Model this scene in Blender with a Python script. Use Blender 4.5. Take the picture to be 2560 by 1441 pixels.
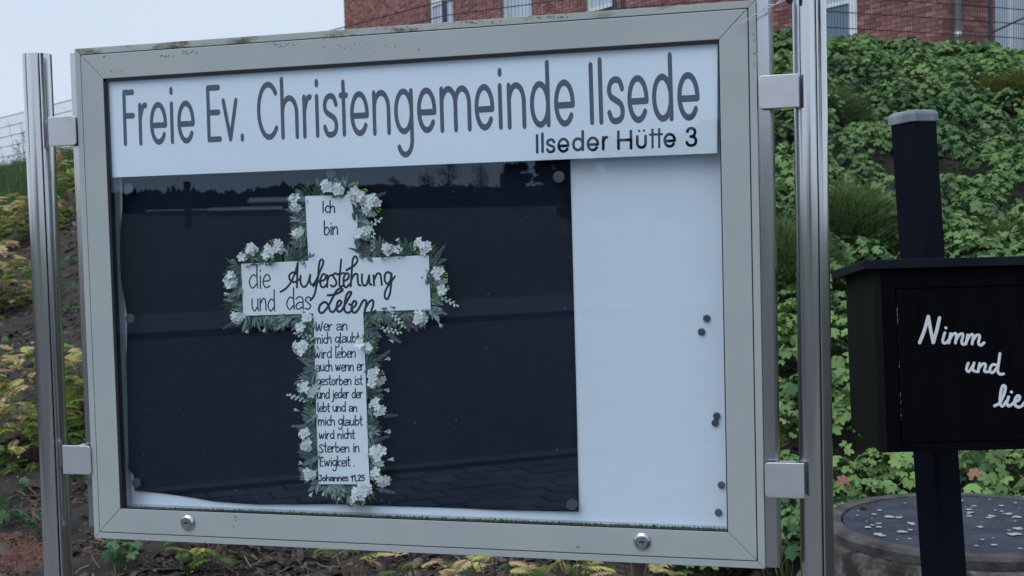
import bpy, math, random
import numpy as np
from mathutils import Vector, Matrix
rng = random.Random(7)
nrg = np.random.default_rng(7)
S = bpy.context.scene
COL = S.collection
for o in list(bpy.data.objects):
    bpy.data.objects.remove(o)

# ------------------------------------------------------------------ camera
YAW, PITCH, ROLL, FPX = 0.2758, -0.0462, 0.0258, 3237.66
CAM = np.array([0.8401, -2.2011, 1.55])


def _rot(y, p, r):
    cy, sy, cp, sp, cr, sr = math.cos(y), math.sin(y), math.cos(p), math.sin(p), math.cos(r), math.sin(r)
    return (np.array([[cy, -sy, 0], [sy, cy, 0], [0, 0, 1]]) @ np.array([[1, 0, 0], [0, cp, -sp], [0, sp, cp]])
            @ np.array([[cr, 0, sr], [0, 1, 0], [-sr, 0, cr]]))


RM = _rot(YAW, PITCH, ROLL)
cam_d = bpy.data.cameras.new('camera')
cam = bpy.data.objects.new('camera', cam_d)
COL.objects.link(cam)
S.camera = cam
cam_d.sensor_width = 36
cam_d.lens = FPX / 2560 * 36
cam_d.clip_start = 0.05
cam_d.clip_end = 4000
cam_d.dof.use_dof = True
cam_d.dof.focus_distance = 2.45
cam_d.dof.aperture_fstop = 15
M = Matrix.Identity(4)
for i in range(3):
    M[i][0], M[i][1], M[i][2], M[i][3] = RM[i, 0], RM[i, 2], -RM[i, 1], CAM[i]
cam.matrix_world = M

# ------------------------------------------------------------------ world, sun, exposure
W = bpy.data.worlds.new('World')
S.world = W
W.use_nodes = True
nt = W.node_tree
nt.nodes.clear()
out = nt.nodes.new('ShaderNodeOutputWorld')
sky = nt.nodes.new('ShaderNodeTexSky')
sky.sky_type = 'NISHITA'
sky.sun_disc = False
sky.sun_elevation = math.radians(48)
sky.sun_rotation = math.radians(205)
sky.dust_density = 2
sky.air_density = 1.2
b1 = nt.nodes.new('ShaderNodeBackground')
b1.inputs[1].default_value = 0.05
nt.links.new(sky.outputs[0], b1.inputs[0])
b2 = nt.nodes.new('ShaderNodeBackground')      # the even cloud cover
cn = nt.nodes.new('ShaderNodeTexNoise')
cn.inputs['Scale'].default_value = 1.1
cn.inputs['Detail'].default_value = 3
tcw = nt.nodes.new('ShaderNodeTexCoord')
nt.links.new(tcw.outputs['Generated'], cn.inputs['Vector'])
cr_ = nt.nodes.new('ShaderNodeValToRGB')
cr_.color_ramp.elements[0].position = 0.3
cr_.color_ramp.elements[0].color = (0.53, 0.63, 0.78, 1)
cr_.color_ramp.elements[1].position = 0.7
cr_.color_ramp.elements[1].color = (0.68, 0.77, 0.90, 1)
nt.links.new(cn.outputs['Fac'], cr_.inputs[0])
nt.links.new(cr_.outputs[0], b2.inputs[0])
b2.inputs[1].default_value = 1.19
ad = nt.nodes.new('ShaderNodeMixShader')
ad.inputs[0].default_value = 0.85
nt.links.new(b1.outputs[0], ad.inputs[1])
nt.links.new(b2.outputs[0], ad.inputs[2])
nt.links.new(ad.outputs[0], out.inputs[0])

sun_d = bpy.data.lights.new('sun', 'SUN')
sun_d.energy = 1.5
sun_d.angle = math.radians(55)
sun_d.color = (0.90, 0.95, 1.0)
sun = bpy.data.objects.new('sun', sun_d)
COL.objects.link(sun)
sun.rotation_euler = (math.radians(42), 0, math.radians(-25))
S.view_settings.view_transform = 'Standard'
S.view_settings.look = 'None'
S.view_settings.exposure = 0
S.view_settings.gamma = 1
S.cycles.max_bounces = 8
S.cycles.diffuse_bounces = 3
S.cycles.glossy_bounces = 4
S.cycles.transparent_max_bounces = 24


# ------------------------------------------------------------------ pixel helpers (2560 x 1441 photograph)
def ray(px, py):
    d = RM @ np.array([(px - 1280) / FPX, 1, -(py - 720.5) / FPX])
    return d


def at(px, py, D):                       # D metres along the view axis
    return CAM + ray(px, py) * D


class Plane:
    def __init__(s, p0, e1, e2, bulge=None):
        s.p0 = np.array(p0, float)
        s.e1 = np.array(e1, float); s.e1 /= np.linalg.norm(s.e1)
        s.e2 = np.array(e2, float); s.e2 /= np.linalg.norm(s.e2)
        s.n = np.cross(s.e1, s.e2)       # towards the viewer for e1 right, e2 up
        s.bulge = bulge

    def to2(s, px, py):
        d = ray(px, py)
        t = np.dot(s.p0 - CAM, s.n) / np.dot(d, s.n)
        q = CAM + d * t - s.p0
        return np.array([np.dot(q, s.e1), np.dot(q, s.e2)])

    def to3(s, u, v, off=0.0):
        if s.bulge:
            off = off + s.bulge(u, v)
        return s.p0 + s.e1 * u + s.e2 * v + s.n * off

    def hit(s, px, py, off=0.0):
        u, v = s.to2(px, py)
        return s.to3(u, v, off)


def board_plane(Y):
    return Plane((0, Y, 1.44), (1, 0, 0), (0, 0, 1))


FW = RM[:, 1].copy(); FW[2] = 0; FW /= np.linalg.norm(FW)      # forward on the ground
RT = np.array([FW[1], -FW[0], 0])                             # right on the ground


def ld(l, d, z):
    p = CAM + RT * l + FW * d
    return np.array([p[0], p[1], z])


# ------------------------------------------------------------------ materials
def nd(t, typ, **kw):
    n = t.nodes.new(typ)
    for k, v in kw.items():
        setattr(n, k, v)
    return n


MATS = {}


def mat(name, c1, c2=None, rough=0.6, metal=0.0, scale=8.0, detail=5.0, bump=0.0, bscale=None, tint=None,
        spec=0.5, coat=0.0, transl=0.0, stretch=None, lo=0.35, hi=0.65, dirt=None, aniso=0.0, crough=0.03):
    if name in MATS:
        return MATS[name]
    m = bpy.data.materials.new(name)
    MATS[name] = m
    m.use_nodes = True
    t = m.node_tree
    p = t.nodes['Principled BSDF']
    L = t.links.new
    p.inputs['Roughness'].default_value = rough
    p.inputs['Metallic'].default_value = metal
    p.inputs['Specular IOR Level'].default_value = spec
    p.inputs['Coat Weight'].default_value = coat
    p.inputs['Coat Roughness'].default_value = crough
    if aniso:
        p.inputs['Anisotropic'].default_value = aniso
    tc = nd(t, 'ShaderNodeTexCoord')
    vec = tc.outputs['Object']
    if stretch:
        mp = nd(t, 'ShaderNodeMapping')
        mp.inputs['Scale'].default_value = stretch
        L(vec, mp.inputs[0])
        vec = mp.outputs[0]
    c1 = tuple(c1) + (1,)
    c2 = tuple(c2) + (1,) if c2 else c1
    no = nd(t, 'ShaderNodeTexNoise')
    no.inputs['Scale'].default_value = scale
    no.inputs['Detail'].default_value = detail
    L(vec, no.inputs['Vector'])
    rp = nd(t, 'ShaderNodeValToRGB')
    rp.color_ramp.elements[0].position = lo
    rp.color_ramp.elements[1].position = hi
    rp.color_ramp.elements[0].color = c1
    rp.color_ramp.elements[1].color = c2
    if tint == 'attr':
        at_ = nd(t, 'ShaderNodeAttribute', attribute_name='tint')
        mx = nd(t, 'ShaderNodeMath', operation='MULTIPLY_ADD')
        L(no.outputs['Fac'], mx.inputs[0]); mx.inputs[1].default_value = 0.5
        sb = nd(t, 'ShaderNodeMath', operation='MULTIPLY_ADD')
        L(at_.outputs['Fac'], sb.inputs[0]); sb.inputs[1].default_value = 1.0; sb.inputs[2].default_value = -0.25
        L(sb.outputs[0], mx.inputs[2])
        rp.color_ramp.elements[0].position = 0.0
        rp.color_ramp.elements[1].position = 1.0
        L(mx.outputs[0], rp.inputs[0])
    elif tint == 'object':
        oi = nd(t, 'ShaderNodeObjectInfo')
        mx = nd(t, 'ShaderNodeMath', operation='MULTIPLY_ADD')
        L(no.outputs['Fac'], mx.inputs[0]); mx.inputs[1].default_value = 0.6
        sb = nd(t, 'ShaderNodeMath', operation='MULTIPLY_ADD')
        L(oi.outputs['Random'], sb.inputs[0]); sb.inputs[1].default_value = 1.0; sb.inputs[2].default_value = -0.3
        L(sb.outputs[0], mx.inputs[2])
        rp.color_ramp.elements[0].position = 0.0
        rp.color_ramp.elements[1].position = 1.0
        L(mx.outputs[0], rp.inputs[0])
    else:
        L(no.outputs['Fac'], rp.inputs[0])
    colout = rp.outputs[0]
    if dirt:                               # (colour, noise scale, threshold, (sx,sy,sz))
        dcol, dsc, th, st = dirt
        mp = nd(t, 'ShaderNodeMapping')
        mp.inputs['Scale'].default_value = st
        L(tc.outputs['Object'], mp.inputs[0])
        n2 = nd(t, 'ShaderNodeTexNoise')
        n2.inputs['Scale'].default_value = dsc
        n2.inputs['Detail'].default_value = 9
        n2.inputs['Roughness'].default_value = 0.65
        L(mp.outputs[0], n2.inputs['Vector'])
        r2 = nd(t, 'ShaderNodeValToRGB')
        r2.color_ramp.elements[0].position = th
        r2.color_ramp.elements[1].position = min(1, th + 0.13)
        L(n2.outputs['Fac'], r2.inputs[0])
        mm = nd(t, 'ShaderNodeMixRGB')
        L(r2.outputs[0], mm.inputs[0])
        L(colout, mm.inputs[1])
        mm.inputs[2].default_value = tuple(dcol) + (1,)
        colout = mm.outputs[0]
    L(colout, p.inputs['Base Color'])
    if bump:
        nb = nd(t, 'ShaderNodeTexNoise')
        nb.inputs['Scale'].default_value = bscale or scale * 3
        nb.inputs['Detail'].default_value = 6
        L(vec, nb.inputs['Vector'])
        bp = nd(t, 'ShaderNodeBump')
        bp.inputs['Strength'].default_value = bump
        bp.inputs['Distance'].default_value = 0.01
        L(nb.outputs['Fac'], bp.inputs['Height'])
        L(bp.outputs[0], p.inputs['Normal'])
    if transl:
        tr = nd(t, 'ShaderNodeBsdfTranslucent')
        L(colout, tr.inputs[0])
        ms = nd(t, 'ShaderNodeMixShader')
        ms.inputs[0].default_value = transl
        o_ = t.nodes['Material Output']
        L(p.outputs[0], ms.inputs[1]); L(tr.outputs[0], ms.inputs[2])
        L(ms.outputs[0], o_.inputs[0])
    return m


def glass_mat():
    m = bpy.data.materials.new('window_glass_clear')
    m.use_nodes = True
    t = m.node_tree
    t.nodes.clear()
    L = t.links.new
    o_ = nd(t, 'ShaderNodeOutputMaterial')
    g = nd(t, 'ShaderNodeNewGeometry')
    dp = nd(t, 'ShaderNodeVectorMath', operation='DOT_PRODUCT')
    L(g.outputs['Incoming'], dp.inputs[0]); L(g.outputs['Normal'], dp.inputs[1])
    ab = nd(t, 'ShaderNodeMath', operation='ABSOLUTE'); L(dp.outputs['Value'], ab.inputs[0])
    om = nd(t, 'ShaderNodeMath', operation='SUBTRACT'); om.inputs[0].default_value = 1; L(ab.outputs[0], om.inputs[1])
    pw = nd(t, 'ShaderNodeMath', operation='POWER'); L(om.outputs[0], pw.inputs[0]); pw.inputs[1].default_value = 5
    ma = nd(t, 'ShaderNodeMath', operation='MULTIPLY_ADD'); L(pw.outputs[0], ma.inputs[0])
    ma.inputs[1].default_value = 0.957; ma.inputs[2].default_value = 0.043
    tr = nd(t, 'ShaderNodeBsdfTransparent'); tr.inputs[0].default_value = (0.955, 0.98, 0.99, 1)
    gl = nd(t, 'ShaderNodeBsdfGlossy'); gl.inputs['Roughness'].default_value = 0.0; gl.inputs[0].default_value = (0.66, 0.82, 1.0, 1)
    mx = nd(t, 'ShaderNodeMixShader')
    L(ma.outputs[0], mx.inputs[0]); L(tr.outputs[0], mx.inputs[1]); L(gl.outputs[0], mx.inputs[2])
    L(mx.outputs[0], o_.inputs[0])
    return m


# ------------------------------------------------------------------ objects
def tag(o, label=None, cat=None, group=None, kind=None):
    if label: o['label'] = label
    if cat: o['category'] = cat
    if group: o['group'] = group
    if kind: o['kind'] = kind
    return o


def empty(name, loc, label, cat, group=None, rotz=0):
    o = bpy.data.objects.new(name, None)
    o.empty_display_size = 0.05
    COL.objects.link(o)
    o.location = tuple(loc)
    o.rotation_euler = (0, 0, rotz)
    return tag(o, label, cat, group)


def link(name, me, parent=None, loc=None, rot=None, scale=None, world=False):
    o = bpy.data.objects.new(name, me)
    COL.objects.link(o)
    if parent is not None:
        o.parent = parent
        if world:                        # vertices are in world space
            o.matrix_parent_inverse = (Matrix.Translation(parent.location) @ parent.rotation_euler.to_matrix().to_4x4()).inverted()
    if loc is not None: o.location = tuple(loc)
    if rot is not None: o.rotation_euler = rot
    if scale is not None: o.scale = scale if hasattr(scale, '__len__') else (scale,) * 3
    return o


class MB:
    def __init__(s):
        s.v = []; s.f = []; s.mi = []; s.t = []

    def add(s, vs, fs, mi=0, tint=0.5):
        b = len(s.v)
        s.v += [tuple(map(float, p)) for p in vs]
        s.t += [tint] * len(vs)
        s.f += [tuple(b + i for i in f) for f in fs]
        s.mi += [mi] * len(fs)

    def box(s, x0, x1, y0, y1, z0, z1, mi=0, tint=0.5):
        s.add([(x0, y0, z0), (x1, y0, z0), (x1, y1, z0), (x0, y1, z0), (x0, y0, z1), (x1, y0, z1), (x1, y1, z1), (x0, y1, z1)],
              [(0, 3, 2, 1), (4, 5, 6, 7), (0, 1, 5, 4), (1, 2, 6, 5), (2, 3, 7, 6), (3, 0, 4, 7)], mi, tint)

    def prism(s, poly, vec, mi=0, tint=0.5):          # poly: 3-d points, swept by vec
        n = len(poly)
        vec = np.array(vec, float)
        vs = [np.array(p, float) for p in poly] + [np.array(p, float) + vec for p in poly]
        s.add(vs, [tuple(range(n))[::-1], tuple(range(n, 2 * n))] + [(i, (i + 1) % n, n + (i + 1) % n, n + i) for i in range(n)], mi, tint)

    def tube(s, pts, rad, n=8, mi=0, tint=0.5, cap=True):
        pts = [np.array(p, float) for p in pts]
        if not hasattr(rad, '__len__'): rad = [rad] * len(pts)
        rings = []
        up = None
        for i, p in enumerate(pts):
            d = pts[min(i + 1, len(pts) - 1)] - pts[max(i - 1, 0)]
            d /= (np.linalg.norm(d) + 1e-12)
            if up is None:
                up = np.array([0, 0, 1.]) if abs(d[2]) < 0.9 else np.array([1., 0, 0])
            a = np.cross(d, up); a /= (np.linalg.norm(a) + 1e-12)
            up = np.cross(a, d)
            rings.append([p + rad[i] * (math.cos(2 * math.pi * k / n) * a + math.sin(2 * math.pi * k / n) * up) for k in range(n)])
        vs = [q for r in rings for q in r]
        fs = [(i * n + k, i * n + (k + 1) % n, (i + 1) * n + (k + 1) % n, (i + 1) * n + k) for i in range(len(pts) - 1) for k in range(n)]
        if cap:
            fs += [tuple(range(n))[::-1], tuple((len(pts) - 1) * n + k for k in range(n))]
        s.add(vs, fs, mi, tint)

    def lathe(s, prof, c=(0, 0, 0), axis='z', n=24, mi=0):      # prof: (radius, height)
        vs, fs = [], []
        for r, h in prof:
            for k in range(n):
                a = 2 * math.pi * k / n
                x, y = r * math.cos(a), r * math.sin(a)
                vs.append((c[0] + x, c[1] + y, c[2] + h) if axis == 'z' else (c[0] + x, c[1] - h, c[2] + y))
        for i in range(len(prof) - 1):
            for k in range(n):
                fs.append((i * n + k, i * n + (k + 1) % n, (i + 1) * n + (k + 1) % n, (i + 1) * n + k))
        fs.append(tuple(range(n))[::-1]); fs.append(tuple((len(prof) - 1) * n + k for k in range(n)))
        s.add(vs, fs, mi)

    def mesh(s, name, mats, smooth=False, tint=False):
        me = bpy.data.meshes.new(name)
        me.from_pydata(s.v, [], s.f)
        for m in (mats if isinstance(mats, (list, tuple)) else [mats]):
            me.materials.append(m)
        if any(s.mi): me.polygons.foreach_set('material_index', s.mi)
        if smooth: me.polygons.foreach_set('use_smooth', [True] * len(me.polygons))
        if tint:
            me.attributes.new('tint', 'FLOAT', 'POINT').data.foreach_set('value', s.t)
        me.update()
        return me

    def build(s, name, mats, parent=None, smooth=False, bevel=0, world=True, tint=False, **kw):
        o = link(name, s.mesh(name, mats, smooth, tint), parent, world=world, **kw)
        if bevel:
            b = o.modifiers.new('bevel', 'BEVEL')
            b.width = bevel; b.segments = 2; b.limit_method = 'ANGLE'; b.angle_limit = math.radians(40)
        return o


def npmesh(name, V, F, mats, tint=None, mi=None):     # V (n,3), F (m,k)
    me = bpy.data.meshes.new(name)
    k = F.shape[1]
    me.vertices.add(len(V)); me.vertices.foreach_set('co', V.astype(np.float32).ravel())
    me.loops.add(F.size); me.loops.foreach_set('vertex_index', F.astype(np.int32).ravel())
    me.polygons.add(len(F)); me.polygons.foreach_set('loop_start', np.arange(0, F.size, k, dtype=np.int32))
    for m in (mats if isinstance(mats, (list, tuple)) else [mats]):
        me.materials.append(m)
    if mi is not None: me.polygons.foreach_set('material_index', mi.astype(np.int32))
    if tint is not None:
        me.attributes.new('tint', 'FLOAT', 'POINT').data.foreach_set('value', tint.astype(np.float32))
    me.update(calc_edges=True)
    return me


def instances(BV, BF, pos, Rs, sc, tint=None):      # many copies of a small mesh joined
    n = len(pos)
    V = np.einsum('nij,vj->nvi', Rs, BV) * sc[:, None, None] + pos[:, None, :]
    F = BF[None] + (np.arange(n) * len(BV))[:, None, None]
    T = None if tint is None else np.repeat(tint, len(BV))
    return V.reshape(-1, 3), F.reshape(-1, BF.shape[1]), T


def frames(nrm, spin):                               # rotations whose z axis is nrm
    nrm = nrm / np.linalg.norm(nrm, axis=1, keepdims=True)
    ref = np.where(np.abs(nrm[:, 2:3]) < 0.95, np.array([[0, 0, 1.]]), np.array([[1., 0, 0]]))
    a = np.cross(ref, nrm); a /= np.linalg.norm(a, axis=1, keepdims=True)
    b = np.cross(nrm, a)
    c, s_ = np.cos(spin)[:, None], np.sin(spin)[:, None]
    return np.stack([a * c + b * s_, -a * s_ + b * c, nrm], 2)


# ------------------------------------------------------------------ strokes and lettering
def crom(P, k=6):
    P = [np.array(p, float) for p in P]
    if len(P) < 3: return P
    Q = [2 * P[0] - P[1]] + P + [2 * P[-1] - P[-2]]
    o = []
    for i in range(1, len(Q) - 2):
        a, b, c, d = Q[i - 1:i + 3]
        for j in range(k):
            t = j / k
            o.append(0.5 * ((2 * b) + (-a + c) * t + (2 * a - 5 * b + 4 * c - d) * t * t + (-a + 3 * b - 3 * c + d) * t ** 3))
    o.append(P[-1])
    return o


def ribbon(mb, pts, pl, a, b, z0=0.0002, h=0.00025):
    """pts: 2-d points on the plane; a, b: half widths of the pen across and up."""
    q = [p / np.array([a, b]) for p in pts]
    r = [q[0]]
    for p in q[1:]:
        if np.linalg.norm(p - r[-1]) > 0.05: r.append(p)
    if len(r) == 1: r.append(r[0] + np.array([0.06, 0]))
    V = []; F = []
    sc = np.array([a, b])

    def put(p, off):
        V.append(pl.to3(p[0] * sc[0], p[1] * sc[1], off)); return len(V) - 1
    prev = None
    for i, p in enumerate(r):
        d = r[min(i + 1, len(r) - 1)] - r[max(i - 1, 0)]
        d /= np.linalg.norm(d) + 1e-9
        n = np.array([-d[1], d[0]])
        if i == 0 or i == len(r) - 1:
            s = -1 if i == 0 else 1
            c = put(p, z0 + h)
            arc = [put(p + n * math.cos(t) + s * d * math.sin(t), z0) for t in np.linspace(0, math.pi, 7)]
            for j in range(6):
                F.append((c, arc[j], arc[j + 1]) if s < 0 else (c, arc[j + 1], arc[j]))
            cur = (arc[0], c, arc[-1])
        else:
            cur = (put(p + n, z0), put(p, z0 + h), put(p - n, z0))
        if prev:
            F.append((prev[0], prev[1], cur[1], cur[0])); F.append((prev[1], prev[2], cur[2], cur[1]))
        prev = cur
    mb.add(V, F)


def ell(cx, cy, rx, ry, a0, a1, k=18):
    return [(cx + rx * math.cos(math.radians(a0 + (a1 - a0) * i / k)), cy + ry * math.sin(math.radians(a0 + (a1 - a0) * i / k))) for i in range(k + 1)]


def grotesk(ch, xl, xr, yt, yb, ym=None, hx=0, hy=0):
    """centre lines of a rounded grotesk glyph inside an ink box (image coordinates, y down); ym = top of the x-height."""
    xl += hx; xr -= hx; yt += hy; yb -= hy
    ym = yt if ym is None else ym + hy
    X = lambda x: xl + (xr - xl) * x
    Y = lambda y: yb + (ym - yb) * y            # y = 1 at x-height
    P = lambda L_: [(X(x), Y(y)) for x, y in L_]
    if ch in 'Il|': return [[(xl, yt), (xl, yb)]]
    if ch == 'F': return [[(xl, yt), (xl, yb)], [(xl, yt), (xr, yt)], P([(0, .54), (1, .54)])]
    if ch == 'E': return [[(xl, yt), (xl, yb)], [(xl, yt), (X(.95), yt)], P([(0, .52), (.92, .52)]), P([(0, 0), (1, 0)])]
    if ch == 'v': return [P([(0, 1), (.5, 0)]), P([(1, 1), (.5, 0)])]
    if ch == 'C': return [P(ell(.56, .5, .56, .5, 42, 318))]
    if ch == 'e': return [P([(0.02, .45), (1, .45)]), P([(1, .45)] + ell(.5, .5, .5, .5, 0, 322, 26))]
    if ch == 'r': return [P([(0, 1), (0, 0)]), P(crom([(0, .62), (.3, .85), (.6, .97), (1, 1)]))]
    if ch == 'n': return [P([(0, 1), (0, 0)]), P(ell(.5, .6, .5, .4, 180, 0) + [(1, .4), (1, 0)])]
    if ch == 'h': return [[(xl, yt), (xl, yb)], P(ell(.5, .6, .5, .4, 180, 0) + [(1, .4), (1, 0)])]
    if ch == 'm': return [P([(0, 1), (0, 0)]), P(ell(.25, .62, .25, .38, 180, 0) + [(.5, .4), (.5, 0)]), P(ell(.75, .62, .25, .38, 180, 0) + [(1, .4), (1, 0)])]
    if ch == 'u': return [P([(0, 1), (0, .4)] + ell(.5, .4, .5, .4, 180, 360)), P([(1, 1), (1, .4)])]
    if ch == 's': return [P(crom([(.97, .78), (.8, .95), (.5, 1), (.18, .93), (.04, .76), (.15, .6), (.5, .5), (.85, .4), (.97, .22), (.85, .06), (.5, 0), (.2, .04), (.02, .2)]))]
    if ch == 'd': return [[(xr, yt), (xr, yb)], P(ell(.5, .5, .5, .5, 0, 360, 28))]
    if ch == 'g': return [P([(1, 1), (1, -.2)] + ell(.55, -.2, .45, .38, 0, -150)), P(ell(.5, .5, .5, .5, 0, 360, 28))]
    if ch == 't': return [[((xl + xr) / 2, yt), ((xl + xr) / 2, yb)], [(xl, ym), (xr, ym)]]
    if ch == 'H': return [[(xl, yt), (xl, yb)], [(xr, yt), (xr, yb)], P([(0, .5), (1, .5)])]
    if ch == '3': return [P(crom([(.08, .82), (.25, .97), (.55, 1), (.85, .9), (.88, .7), (.7, .55), (.42, .52)])), P(crom([(.42, .52), (.8, .48), (1, .28), (.85, .06), (.5, 0), (.15, .05), (.0, .2)]))]
    return []


# hand lettering: one unit = x-height
HAND = {
 'a': (.85, [[(.08, .82), (.35, 1), (.68, .85), (.7, .4), (.74, 0)], [(.7, .55), (.35, .55), (.06, .28), (.25, 0), (.68, .18)]]),
 'b': (.8, [[(.05, 1.75), (.07, .9), (.1, .05)], [(.08, .6), (.4, .98), (.72, .5), (.42, .02), (.1, .05)]]),
 'c': (.65, [[(.6, .85), (.35, 1), (.05, .5), (.3, 0), (.6, .12)]]),
 'd': (.85, [[(.66, .85), (.35, 1), (.05, .5), (.3, 0), (.66, .3)], [(.7, 1.75), (.69, .9), (.74, 0)]]),
 'e': (.72, [[(.05, .5), (.6, .58), (.55, .95), (.28, .98), (.05, .5), (.25, .02), (.62, .12)]]),
 'g': (.85, [[(.66, .85), (.35, 1), (.05, .55), (.3, .12), (.66, .4)], [(.7, 1), (.7, .2), (.62, -.55), (.3, -.72), (.1, -.5)]]),
 'h': (.8, [[(.05, 1.75), (.08, 0)], [(.08, .5), (.35, .98), (.62, .75), (.66, 0)]]),
 'i': (.3, [[(.12, 1), (.14, 0)], [(.12, 1.38), (.13, 1.44)]]),
 'j': (.35, [[(.2, 1), (.22, 0), (.12, -.55), (-.12, -.6)], [(.2, 1.38), (.21, 1.44)]]),
 'k': (.75, [[(.05, 1.75), (.08, 0)], [(.6, 1.0), (.1, .5), (.62, 0)]]),
 'l': (.3, [[(.08, 1.75), (.08, .3), (.16, 0), (.26, .05)]]),
 'm': (1.15, [[(.05, 1), (.08, 0)], [(.07, .55), (.28, .98), (.48, .8), (.5, 0)], [(.5, .55), (.75, .98), (.95, .8), (.98, 0)]]),
 'n': (.82, [[(.05, 1), (.08, 0)], [(.08, .55), (.38, .98), (.62, .78), (.66, 0)]]),
 'o': (.78, [[(.35, 1), (.05, .5), (.33, 0), (.66, .5), (.35, 1)]]),
 'r': (.6, [[(.05, 1), (.08, 0)], [(.08, .5), (.28, .95), (.5, .98)]]),
 's': (.65, [[(.55, .92), (.28, 1), (.08, .75), (.35, .52), (.56, .25), (.35, 0), (.05, .08)]]),
 't': (.55, [[(.22, 1.6), (.22, .3), (.3, 0), (.48, .05)], [(.0, .98), (.46, 1.02)]]),
 'u': (.82, [[(.05, 1), (.06, .35), (.3, 0), (.62, .35)], [(.64, 1), (.64, .3), (.72, 0)]]),
 'w': (1.05, [[(.03, 1), (.2, .02), (.45, .85)], [(.45, .85), (.65, .02), (.9, 1)]]),
 'W': (1.1, [[(.03, 1.4), (.2, .02), (.48, 1.05)], [(.48, 1.05), (.68, .02), (.95, 1.4)]]),
 'I': (.35, [[(.1, 1.6), (.14, 0)]]),
 'S': (.8, [[(.68, 1.35), (.38, 1.5), (.1, 1.15), (.4, .75), (.66, .35), (.38, 0), (.05, .1)]]),
 'E': (.8, [[(.06, 1.5), (.08, 0)], [(.06, 1.5), (.62, 1.52)], [(.07, .8), (.5, .82)], [(.08, 0), (.65, .03)]]),
 'J': (.75, [[(.15, 1.45), (.62, 1.45)], [(.5, 1.45), (.5, .25), (.3, 0), (.05, .2)]]),
 '1': (.55, [[(.08, 1.0), (.34, 1.45), (.36, 0)]]),
 '2': (.75, [[(.08, 1.2), (.35, 1.45), (.58, 1.1), (.08, .02)], [(.08, .02), (.64, .02)]]),
 '5': (.75, [[(.6, 1.45), (.15, 1.42)], [(.15, 1.42), (.12, .8), (.45, .88), (.62, .4), (.35, 0), (.05, .12)]]),
 ',': (.35, [[(.15, .1), (.08, -.3)]]),
 '.': (.35, [[(.12, .05), (.16, .05)]]),
 ' ': (.5, []),
}


def hand_line(mb, text, x0, x1, yb0, yb1, xh, pl, pen, seed=1):
    """text from x0 to x1 on a baseline yb0 -> yb1, x-height xh, all in photograph pixels."""
    r = random.Random(seed)
    w = sum(HAND[c][0] for c in text) - 0.12
    k = (x1 - x0) / w
    x = x0
    for c in text:
        cw, st = HAND[c]
        dy = r.uniform(-.05, .05) * xh
        sy = r.uniform(.94, 1.06)
        for s in st:
            P = []
            for (u, v) in s:
                X = x + u * k
                yb = yb0 + (yb1 - yb0) * (X - x0) / (x1 - x0)
                P.append(pl.to2(X + .02 * v * xh * 0, yb - v * xh * sy + dy))
            ribbon(mb, crom(P, 5), pl, pen, pen, z0=0.0002 + r.random() * 0.0001)
        x += cw * k


def script_strokes(mb, strokes, ox, oy, sc, pl, pen):
    r = random.Random(3)
    for s in strokes:
        P = [pl.to2(ox + x / sc, oy + y / sc) for x, y in s]
        ribbon(mb, crom(P, 6), pl, pen, pen, z0=0.0002 + r.random() * 0.00012)


# ================================================================== terrain
FP = [(-400, 32), (0, 27), (170, 25), (500, 21.7), (860, 19.0), (1131, 17.7), (1552, 16.9), (2013, 16.3), (2483, 17.9), (2900, 20), (3600, 25)]
FB = [(-400, 1.15), (0, 1.3), (170, 1.44), (500, 1.6), (860, 1.76), (1131, 1.90), (1552, 2.0), (2013, 2.03), (2483, 2.06), (2900, 2.1), (3600, 2.15)]


def fD(px): return np.interp(px, [a for a, _ in FP], [b for _, b in FP])
def fB(px): return np.interp(px, [a for a, _ in FB], [b for _, b in FB]) + 1.55


def px_of(l, d): return 1280 + 3237 * l / d


def H(l, d):
    l = np.asarray(l, float); d = np.asarray(d, float)
    dd = np.maximum(d, 2.0)
    px = np.clip(px_of(l, dd), -400, 3600)
    D, B = fD(px), fB(px)
    t = np.clip((dd - 5.7) / (D - 1.0 - 5.7), 0, 1)
    z = B * t
    # the terrace falls away behind the fence on the left
    left = np.clip((900 - px) / 500, 0, 1)
    z = z - left * np.clip(dd - D - 0.8, 0, 30) * 0.12
    z = z + 0.035 * np.sin(l * 1.7 + d * .6) * np.sin(d * 1.3) * np.clip(t * 4, 0, 1)
    return z


def h_at(p):
    q = np.array(p[:2]) - CAM[:2]
    return float(H(q @ RT[:2], q @ FW[:2]))


def ground_hit(px, py):
    """where the sight line through a pixel meets the slope"""
    for d in np.arange(3.0, 45, 0.02):
        p = at(px, py, d)
        if p[2] <= h_at(p): return p
    return at(px, py, 30)


M_earth = mat('dark_earth', (0.014, 0.010, 0.009), (0.042, 0.031, 0.027), rough=0.95, scale=9, detail=10, bump=1.0, bscale=30)
ls = np.concatenate([np.arange(-34, -12, 1.0), np.arange(-12, 12.01, 0.2), np.arange(13, 34, 1.0)])
ds = np.concatenate([np.arange(-1.0, 5, 0.5), np.arange(5, 28, 0.2), np.arange(28, 60, 2)])
Lg, Dg = np.meshgrid(ls, ds)
Z = H(Lg, Dg)
near = (Dg > 5) & (Dg < 28)
rough_n = nrg.normal(0, 1, Z.shape)
Z = Z + near * rough_n * 0.014
Z[Dg < 5] = -0.02 + 0 * Z[Dg < 5]
P3 = CAM[:2][None, None] + Lg[..., None] * RT[:2] + Dg[..., None] * FW[:2]
V = np.concatenate([P3, Z[..., None]], 2).reshape(-1, 3)
nr, nc = Lg.shape
ii, jj = np.meshgrid(np.arange(nr - 1), np.arange(nc - 1), indexing='ij')
a = (ii * nc + jj).ravel()
F = np.stack([a, a + 1, a + nc + 1, a + nc], 1)
g = link('slope_ground', npmesh('slope_ground', V, F, M_earth))
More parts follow.
